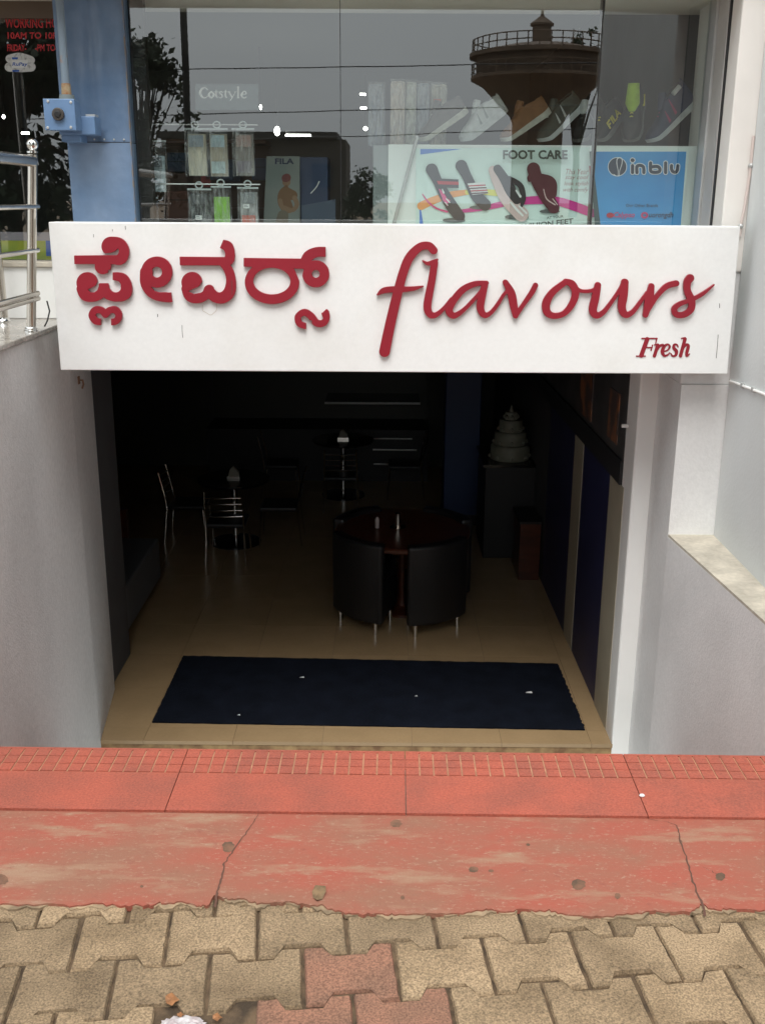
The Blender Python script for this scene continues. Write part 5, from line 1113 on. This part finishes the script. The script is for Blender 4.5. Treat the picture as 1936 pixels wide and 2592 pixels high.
for i, (x, y, rz, lb) in enumerate([(P(*I1(720, 1200), y=8.7).x, 8.75, -90, 'chrome cafe chair in profile on the bench side of the small table'), (P(*I1(1350, 1210), y=8.7).x, 8.72, 90, 'chrome cafe chair in profile on the tub chair side of the small table'),
                               (T2.x, T2.y - 0.42, 0, 'chrome cafe chair with its ladder back to the door at the small table'), (T3.x, T3.y - 0.45, 0, 'chrome cafe chair with its ladder back to the door, farther in'), (T3.x + 0.62, T3.y, 90, 'chrome cafe chair at the far small table near the blue pillar'), (T3.x - 0.62, T3.y, -90, 'chrome cafe chair at the far small table away from the blue pillar')]):
    o = ch if i == 0 else copy_tree(ch); o.location = (x, y, FLZ); o.rotation_euler.z = R(rz); o['label'] = lb
for T, lb in ((T2, 'small black pedestal table with disc base between chrome chairs'), (T3, 'small black pedestal table in the depth of the cafe')):
    t = thing('pedestal_table', lb, 'table', (T.x, T.y, FLZ), 'small black pedestal tables')
    MB().lathe([(0.22, 0), (0.22, 0.012), (0.06, 0.03)], (T.x, T.y, FLZ), 28).build('base', mat('gloss_black', (0.012, 0.012, 0.013), 0.12), t, smooth=True)
    MB().tube([(T.x, T.y, FLZ + 0.03), (T.x, T.y, FLZ + 0.56)], 0.03, 12).build('column', M_chrome, t, smooth=True)
    MB().lathe([(0.30, 0.56), (0.31, 0.57), (0.31, 0.585)], (T.x, T.y, FLZ), 28).build('table_top', mat('gloss_black', (0.012, 0.012, 0.013), 0.12), t, smooth=True)
    nk = thing('napkin_holder', 'napkin holder with folded napkins on the %s pedestal table' % ('nearer' if T is T2 else 'far'), 'napkin holder', (T.x, T.y, FLZ + 0.586))
    MB().prism_y([(T.x - 0.05, FLZ + 0.587), (T.x + 0.05, FLZ + 0.587), (T.x + 0.045, FLZ + 0.64), (T.x, FLZ + 0.69), (T.x - 0.03, FLZ + 0.66)], T.y - 0.02, T.y + 0.02).build('napkins', mat('napkin_paper', (0.25, 0.24, 0.19), 0.8), nk)
    MB().box(T.x - 0.055, T.x + 0.055, T.y - 0.026, T.y - 0.021, FLZ + 0.586, FLZ + 0.605).build('holder', M_steel, nk)
# bench and plinth along the left
bn = thing('bench', 'low grey bench with red brown wooden end along the left wall', 'bench', (-1.9, 6.9, FLZ))
MB().box(-2.4, -1.74, 6.31, 7.55, FLZ + 0.08, FLZ + 0.40).build('seat', mat('bench_grey', (0.10, 0.105, 0.11), 0.6), bn, bevel=0.015)
MB().box(-2.4, -1.98, 7.56, 7.62, FLZ, FLZ + 0.62).build('end_panel', M_wood, bn, bevel=0.004)
MB().box(-2.35, -1.80, 6.33, 7.54, FLZ, FLZ + 0.079).build('plinth', M_black, bn)
# blue pillar, cake on its counter, brown cabinet, back counter with steel shelf edges
x0, x1 = P(1123, 1200, y=9.2).x, P(1212, 1200, y=9.2).x
pr = thing('blue_pillar', 'plain blue painted pillar standing in the depth of the cafe', 'pillar', ((x0 + x1) / 2, 9.35, FLZ))
MB().box(x0, x1, 9.2, 9.5, FLZ, 0.739).build('shaft', mat('pillar_blue', (0.008, 0.026, 0.085), 0.5), pr, bevel=0.01); MB().box(x0 - 0.01, x1 + 0.01, 9.19, 9.51, FLZ, FLZ + 0.1).build('skirting', M_black, pr)
ck = P(1289, 1160, y=8.5)
co = thing('cake_counter', 'dark display counter carrying the tiered cake', 'counter', (ck.x, 8.6, FLZ))
MB().box(ck.x - 0.22, ck.x + 0.24, 8.28, 8.95, FLZ, ck.z - 0.022).build('carcass', M_black, co, bevel=0.006); MB().box(ck.x - 0.24, ck.x + 0.25, 8.26, 8.97, ck.z - 0.0215, ck.z).build('top', mat('gloss_black', (0.012, 0.012, 0.013), 0.12), co)
cake = thing('tiered_cake', 'pale tiered display cake with ribbon swags on the dark counter', 'cake', tuple(ck))
M_icing = mat('icing', (0.20, 0.20, 0.15), 0.5, var=0.1, vs=20, bump=0.4, bs=50)
for i, (r_, z0, z1) in enumerate([(0.165, 0.002, 0.125), (0.135, 0.126, 0.235), (0.10, 0.236, 0.335), (0.055, 0.336, 0.40)]):
    tr2 = MB().lathe([(r_ * 0.97, z0), (r_, z0 + 0.015), (r_, z1 - 0.02), (r_ * 0.9, z1)], tuple(ck), 28).build('tier', M_icing, cake, smooth=True)
    for k in range(8): a = k * math.pi / 4; MB().ball((ck.x + r_ * math.cos(a), ck.y + r_ * math.sin(a), ck.z + z0 + 0.025), 0.018, 8).build('swag', mat('icing_trim', (0.22, 0.22, 0.17), 0.4), tr2, smooth=True)
MB().tube([(ck.x, ck.y, ck.z + 0.40), (ck.x, ck.y, ck.z + 0.455)], [0.02, 0.004], 10).build('topper', M_icing, cake, smooth=True)
cbx = thing('wood_cabinet', 'low red brown cabinet against the striped right wall', 'cabinet', (1.1, 7.9, FLZ))
MB().box(1.06, xr(8.2) - 0.012, 7.75, 8.15, FLZ, FLZ + 0.47).build('carcass', M_wood, cbx, bevel=0.004); MB().box(1.05, xr(8.2) - 0.012, 7.74, 8.16, FLZ + 0.4705, FLZ + 0.49).build('top', M_black, cbx)
bk = thing('back_counter', 'dark back counter with thin steel shelf edges', 'counter', (0, 11.0, FLZ))
MB().box(-1.9, 0.45, 10.75, 11.35, FLZ, FLZ + 0.55).build('carcass', M_black, bk); MB().box(-1.9, 0.45, 10.72, 11.36, FLZ + 0.5505, FLZ + 0.57).build('top', M_black, bk)
MB().box(-1.9, 0.45, 11.3, 11.385, FLZ + 0.571, 0.30).build('back_panel', mat('back_panel_green', (0.035, 0.037, 0.026), 0.5), bk)
for (xa, xb, yy, rr) in [(280, 945, 220, 0.012), (270, 890, 466, 0.008), (615, 920, 545, 0.008), (620, 945, 646, 0.008)]:
    a, b = P(*I2(xa, yy), y=10.7), P(*I2(xb, yy + 4), y=10.7); MB().tube([a, b], rr, 8).build('shelf_edge', mat('pale_steel_edge', (0.75, 0.75, 0.73), 0.45, 0.3), bk, smooth=True)  # pale tone paints in the door light that steel would mirror
    MB().box(a.x, b.x, 10.715, 11.29, a.z - 0.008, a.z).build('shelf', mat('dark_glass_shelf', (0.03, 0.032, 0.03), 0.15), bk)

# ================================================================== LITTER IN THE PAVING GAP
hs_ = HOLE
lit = thing('plastic_litter', 'crumpled white plastic scrap lying in the gap of a missing paver', 'litter', (hs_.x - 0.02, hs_.y - 0.02, -0.01))
g = MB(); vs = []; fs = []; rn = random.Random(5); cx_, cy_ = P(*G6(795, 1262), z=-0.004).x, P(*G6(795, 1262), z=-0.004).y - 0.014
for j in range(9):
    for i in range(11):
        u, v = i / 10 - .5, j / 8 - .5; e = 1 - 0.35 * abs(u) * 2 * rn.uniform(0.3, 1)
        vs.append((cx_ + u * 0.105 * e + rn.uniform(-1, 1) * .003, cy_ + v * 0.062 * e + rn.uniform(-1, 1) * .003, -0.008 + rn.uniform(0, 0.013) * (1 - 2.2 * (u * u + v * v)) + 0.004))
for j in range(8):
    for i in range(10): k = j * 11 + i; fs.append((k, k + 1, k + 12, k + 11))
g.add(vs, fs).build('sheet', mat('litter_plastic', (0.52, 0.49, 0.49), 0.35, col2=(0.36, 0.29, 0.29), vs=45), lit)
for i, (x, y, rx, ry, lb) in enumerate([(738, 1155, 28, 26, 'curled brown leaf at the edge of the missing paver gap'), (935, 1232, 20, 16, 'orange brown leaf fragment in the missing paver gap'), (778, 1222, 16, 9, 'small orange leaf fragment on the white plastic scrap')]):
    q = [P(*G6(x + rx * math.cos(t) * (1.3 if k % 3 == 0 else 0.9), y + ry * math.sin(t)), z=0.004) for k, t in enumerate([2 * math.pi * s / 9 for s in range(9)])]
    cxm = sum(p.x for p in q) / 9; cym = sum(p.y for p in q) / 9
    o = MB().add([(p.x, p.y, 0.0015 + 0.004 * (k % 2)) for k, p in enumerate(q)] + [(cxm, cym, 0.004)], [(k, (k + 1) % 9, 9) for k in range(9)]).build('fallen_leaf', mat('leaf_rust', (0.26, 0.11, 0.04), 0.7, var=0.3, vs=50), None)
    tag(o, lb, 'leaf')
cw = thing('paper_scrap_small', 'tiny crumpled white paper on the red step tile joint', 'litter', P(*G7(1120, 284), z=ZT)); cw.name = 'paper_scrap'
p = P(*G7(1120, 284), z=ZT); MB().ball((p.x, p.y, ZT + 0.004), 0.007, 8, (1.1, 0.8, 0.6)).build('wad', M_scrap, cw)

# ================================================================== ACROSS THE ROAD (seen mirrored in the shop glass)
def mir(px, py, D):
    q = P(px, py, y=D); return Vector((q.x, 2 * YG - D, q.z))
U = 1936 / 1652
def towerz(yy, D): return mir(1365, yy * U, D).z
DT = 92.0; tcn = mir(1165 * U, 200, DT); Rt = (mir(1165 * U, 200, DT).x - mir(1012 * U, 200, DT).x)
wt = thing('water_tower', 'round concrete overhead water tank with railing, mirrored in the glass', 'water tower', (tcn.x, tcn.y, 0))
M_conc = mat('weathered_concrete', (0.21, 0.150, 0.105), 0.9, col2=(0.13, 0.092, 0.066), vs=0.8, stretch=(1, 1, 0.3))
z_r, z_d, z_g, z_c = towerz(112, DT), towerz(118, DT), towerz(175, DT), towerz(235, DT)
MB().lathe([(Rt * 0.36, 0), (Rt * 0.36, z_c - 1.2), (Rt * 0.40, z_c - 0.6), (Rt * 0.80, z_g - 0.5), (Rt * 0.97, z_g), (Rt * 0.97, z_g + 0.25), (Rt * 0.90, z_g + 0.26), (Rt * 0.90, z_d - 0.3), (Rt * 1.0, z_d - 0.3), (Rt * 1.0, z_d), (Rt * 0.5, z_d + 0.6), (0.2, z_d + 0.9)], (tcn.x, tcn.y, 0), 48).build('tank', M_conc, wt, smooth=True)
for zz, hh in ((z_d, 1.0), (z_g + 0.26, 0.9)):
    for k in range(40):
        a = 2 * math.pi * k / 40; MB().tube([(tcn.x + Rt * 0.96 * math.cos(a), tcn.y + Rt * 0.96 * math.sin(a), zz), (tcn.x + Rt * 0.96 * math.cos(a), tcn.y + Rt * 0.96 * math.sin(a), zz + hh)], 0.05, 6).build('rail_post', M_conc, wt)
    for h_ in (0.5, 1.0): MB().tube([(tcn.x + Rt * 0.96 * math.cos(2 * math.pi * k / 48), tcn.y + Rt * 0.96 * math.sin(2 * math.pi * k / 48), zz + hh * h_) for k in range(49)], 0.045, 6).build('rail', M_conc, wt)
MB().lathe([(0.75, 0), (0.75, 1.3), (0.95, 1.32), (0.95, 1.5), (0.15, 2.1), (0.06, 3.0)], (tcn.x, tcn.y, z_d + 0.8), 12).build('vent_turret', M_conc, wt)
M_leaf = mat('foliage', (0.055, 0.075, 0.03), 0.7, var=0.4, vs=2.0, rand=0.0); M_leafd = mat('foliage_dark', (0.035, 0.05, 0.022), 0.7, var=0.4, vs=2.0); M_bark = mat('bark', (0.07, 0.05, 0.035), 0.9, var=0.3, vs=5)
def tree(label, base, H, spread, nclump, nleaf, ls, m, seed, zlow=0.35, sq=1.0):
    r2 = random.Random(seed); t = thing('tree', label, 'tree', base, 'trees across the road')
    bx_, by_ = base[0], base[1]; tk = MB(); tk.tube([(bx_, by_, -0.1), (bx_ + 0.1, by_, H * 0.3), (bx_ - 0.1, by_, H * 0.55)], [0.16 * H / 6, 0.12 * H / 6, 0.06 * H / 6], 10)
    cl = []
    for k in range(nclump):
        a = r2.uniform(0, 6.28); rr = spread * r2.uniform(0.15, 1.0) ** 0.7; z = H * r2.uniform(zlow, 1.0); f = 1 - 0.5 * max(0, (z / H - 0.7) / 0.3)
        c = (bx_ + rr * f * math.cos(a), by_ + rr * f * math.sin(a) * sq, z); cl.append(c)
        tk.tube([(bx_, by_, H * 0.3 + 0.2 * r2.random()), ((bx_ + c[0]) / 2, (by_ + c[1]) / 2, (H * 0.4 + z) / 2), c], [0.05 * H / 6, 0.03 * H / 6, 0.012], 6)
    tk.build('trunk', M_bark, t, smooth=True)
    vs = []; fs = []
    for c in cl:
        cr = spread * r2.uniform(0.16, 0.30)
        for _ in range(nleaf):
            d = Vector((r2.gauss(0, 1), r2.gauss(0, 1), r2.gauss(0, 0.75))) * cr * 0.55; p = Vector(c) + d; s = ls * r2.uniform(0.6, 1.3)
            u = Vector((r2.gauss(0, 1), r2.gauss(0, 1), r2.gauss(0, 1))).normalized(); v = u.cross(Vector((r2.gauss(0, 1), r2.gauss(0, 1), r2.gauss(0, 1)))).normalized()
            k = len(vs); vs += [tuple(p - u * s), tuple(p + v * s * 0.5), tuple(p + u * s), tuple(p - v * s * 0.5)]; fs.append((k, k + 1, k + 2, k + 3))
    cw_ = MB().add(vs, fs).build('crown', m, t); return t
b = mir(330 * U, 480 * U, 30); hz = mir(345 * U, 112 * U, 30).z
tree('dark leafy tree mirrored in the glass beside the blue column', (b.x - 0.25, b.y, -0.06), hz + 0.2, 1.5, 60, 60, 0.11, M_leafd, 4, 0.25)
b = mir(790 * U, 430 * U, 62); hz = mir(790 * U, 378 * U, 62).z
tree('low round bush mirrored in the glass beside the flat roofed building', (b.x, b.y, -0.06), hz, 1.5, 26, 60, 0.16, M_leafd, 9, 0.15)
for i, (X, Yb, H, s_) in enumerate([(11.0, -11.5, 11.5, 4.2), (16.5, -14.0, 12.5, 4.8), (8.6, -18.5, 9.0, 2.4)][:2]):
    tree('tall dense roadside tree mirrored in the turned pane, %s' % ('with low boughs' if i == 0 else 'with the widest crown'), (X, Yb, -0.06), H, s_, 90, 110, 0.24, M_leafd, 30 + i, 0.12)
for i, (X, Yb, s_, sd_) in enumerate([(-9.0, -6.5, 6.5, 51), (8.8, -6.8, 6.3, 52)]):      # unseen trees behind the viewer, added to keep low sky light out of the café
    tree(['spreading roadside tree arching over the road, its trunk facing the shop door', 'spreading roadside tree arching over the road beyond the cool white side wall'][i], (X, Yb, -0.06), 11.5, s_, 120, 130, 0.30, M_leafd, sd_, 0.58, 0.7)
b = mir(60 * U, 480 * U, 30)
tree('broad dense tree mirrored in the shop door', (b.x - 0.9, b.y - 1.0, -0.06), 9.0, 2.7, 80, 110, 0.20, M_leafd, 77, 0.10)
bb = thing('dark_block', 'dark tall building block mirrored behind the roadside trees', 'building', (22, -24, 0))
MB().box(8.6, 40, -34, -22, -0.06, 13).build('wall', mat('dark_block_wall', (0.055, 0.052, 0.05), 0.9, var=0.3, vs=0.4), bb); MB().box(8.4, 40.2, -34.2, -21.7, 13.001, 13.4).build('roof', M_dark, bb)
for k in range(5):
    for z in (2.0, 5.4, 8.8):
        w0 = MB().box(10 + k * 3.2, 11.5 + k * 3.2, -21.999, -21.92, z, z + 1.7).build('window', M_frame, bb); MB().box(10.08 + k * 3.2, 11.42 + k * 3.2, -21.919, -21.9, z + .08, z + 1.62).build('pane', mat('upper_glass_dark', (0.03, 0.035, 0.04), 0.05), w0)
b = mir(1255 * U, 110 * U, DT + 12); tree('sparse tree top showing beside the water tank railing', (b.x, b.y, -0.06), mir(1255 * U, 68 * U, DT + 12).z, 2.4, 30, 30, 0.22, M_leaf, 12, 0.72)
DB = 70.0; c0, c1 = mir(552 * U, 300 * U, DB), mir(746 * U, 300 * U, DB)
ab = thing('flat_roof_building', 'low dark flat roofed building mirrored in the glass', 'building', ((c0.x + c1.x) / 2, c0.y, 0))
M_bw = mat('far_building_wall', (0.085, 0.075, 0.062), 0.9, var=0.2, vs=0.5)
MB().box(c0.x - 6, c1.x, c0.y - 8, c0.y, -0.06, c0.z).build('wall', M_bw, ab); MB().box(c0.x - 6.2, c1.x - 0.5, c0.y - 8.2, c0.y + 0.5, c0.z + 0.001, c0.z + 0.4).build('roof', mat('far_roof', (0.06, 0.058, 0.05), 0.9), ab)
for k in range(3):
    x = c1.x - 2.2 - k * 2.9; w0 = MB().box(x, x + 1.4, c0.y + 0.001, c0.y + 0.08, 2.2, 3.7).build('window', M_frame, ab); MB().box(x + 0.08, x + 1.32, c0.y + 0.081, c0.y + 0.1, 2.28, 3.62).build('pane', mat('upper_glass_dark', (0.03, 0.035, 0.04), 0.05), w0)
# street pole and wires
dp = 26.0; pp0 = mir(406 * U, 250 * U, dp)
pole = thing('street_pole', 'dark street pole carrying wires mirrored beside the leafy tree', 'pole', (pp0.x, pp0.y, 0))
MB().tube([(pp0.x, pp0.y, -0.1), (pp0.x, pp0.y, 9.0)], [0.085, 0.075], 12).build('shaft', mat('pole_dark', (0.03, 0.028, 0.026), 0.7), pole, smooth=True)
MB().box(pp0.x - 0.9, pp0.x + 0.9, pp0.y - 0.05, pp0.y + 0.05, 7.8, 7.9).build('crossarm', M_frame, pole)
for i, (ya, yb) in enumerate([(150, 140), (247, 233), (306, 286)]):
    a, b = mir(420 * U, ya * U, 34 + 2 * i), mir(1010 * U, yb * U, 34 + 2 * i); d = b - a
    wr = thing('overhead_wire', ['upper overhead wire mirrored high across the shop glass', 'middle overhead wire mirrored just under the name plate', 'lower overhead wire mirrored just above the shoes'][i], 'wire', tuple(a))
    pts = [a + d * s + Vector((0, 0, -0.10 * (1 - (2 * s - 1) ** 2))) for s in [(-1.0 + 3.2 * k / 16) for k in range(17)]]
    MB().tube([a + d * s for s in (-1.2, -0.4, 0.0, 0.35, 0.7, 1.0, 1.6, 2.4)], 0.016, 6).build('strand', M_black, wr, smooth=True)
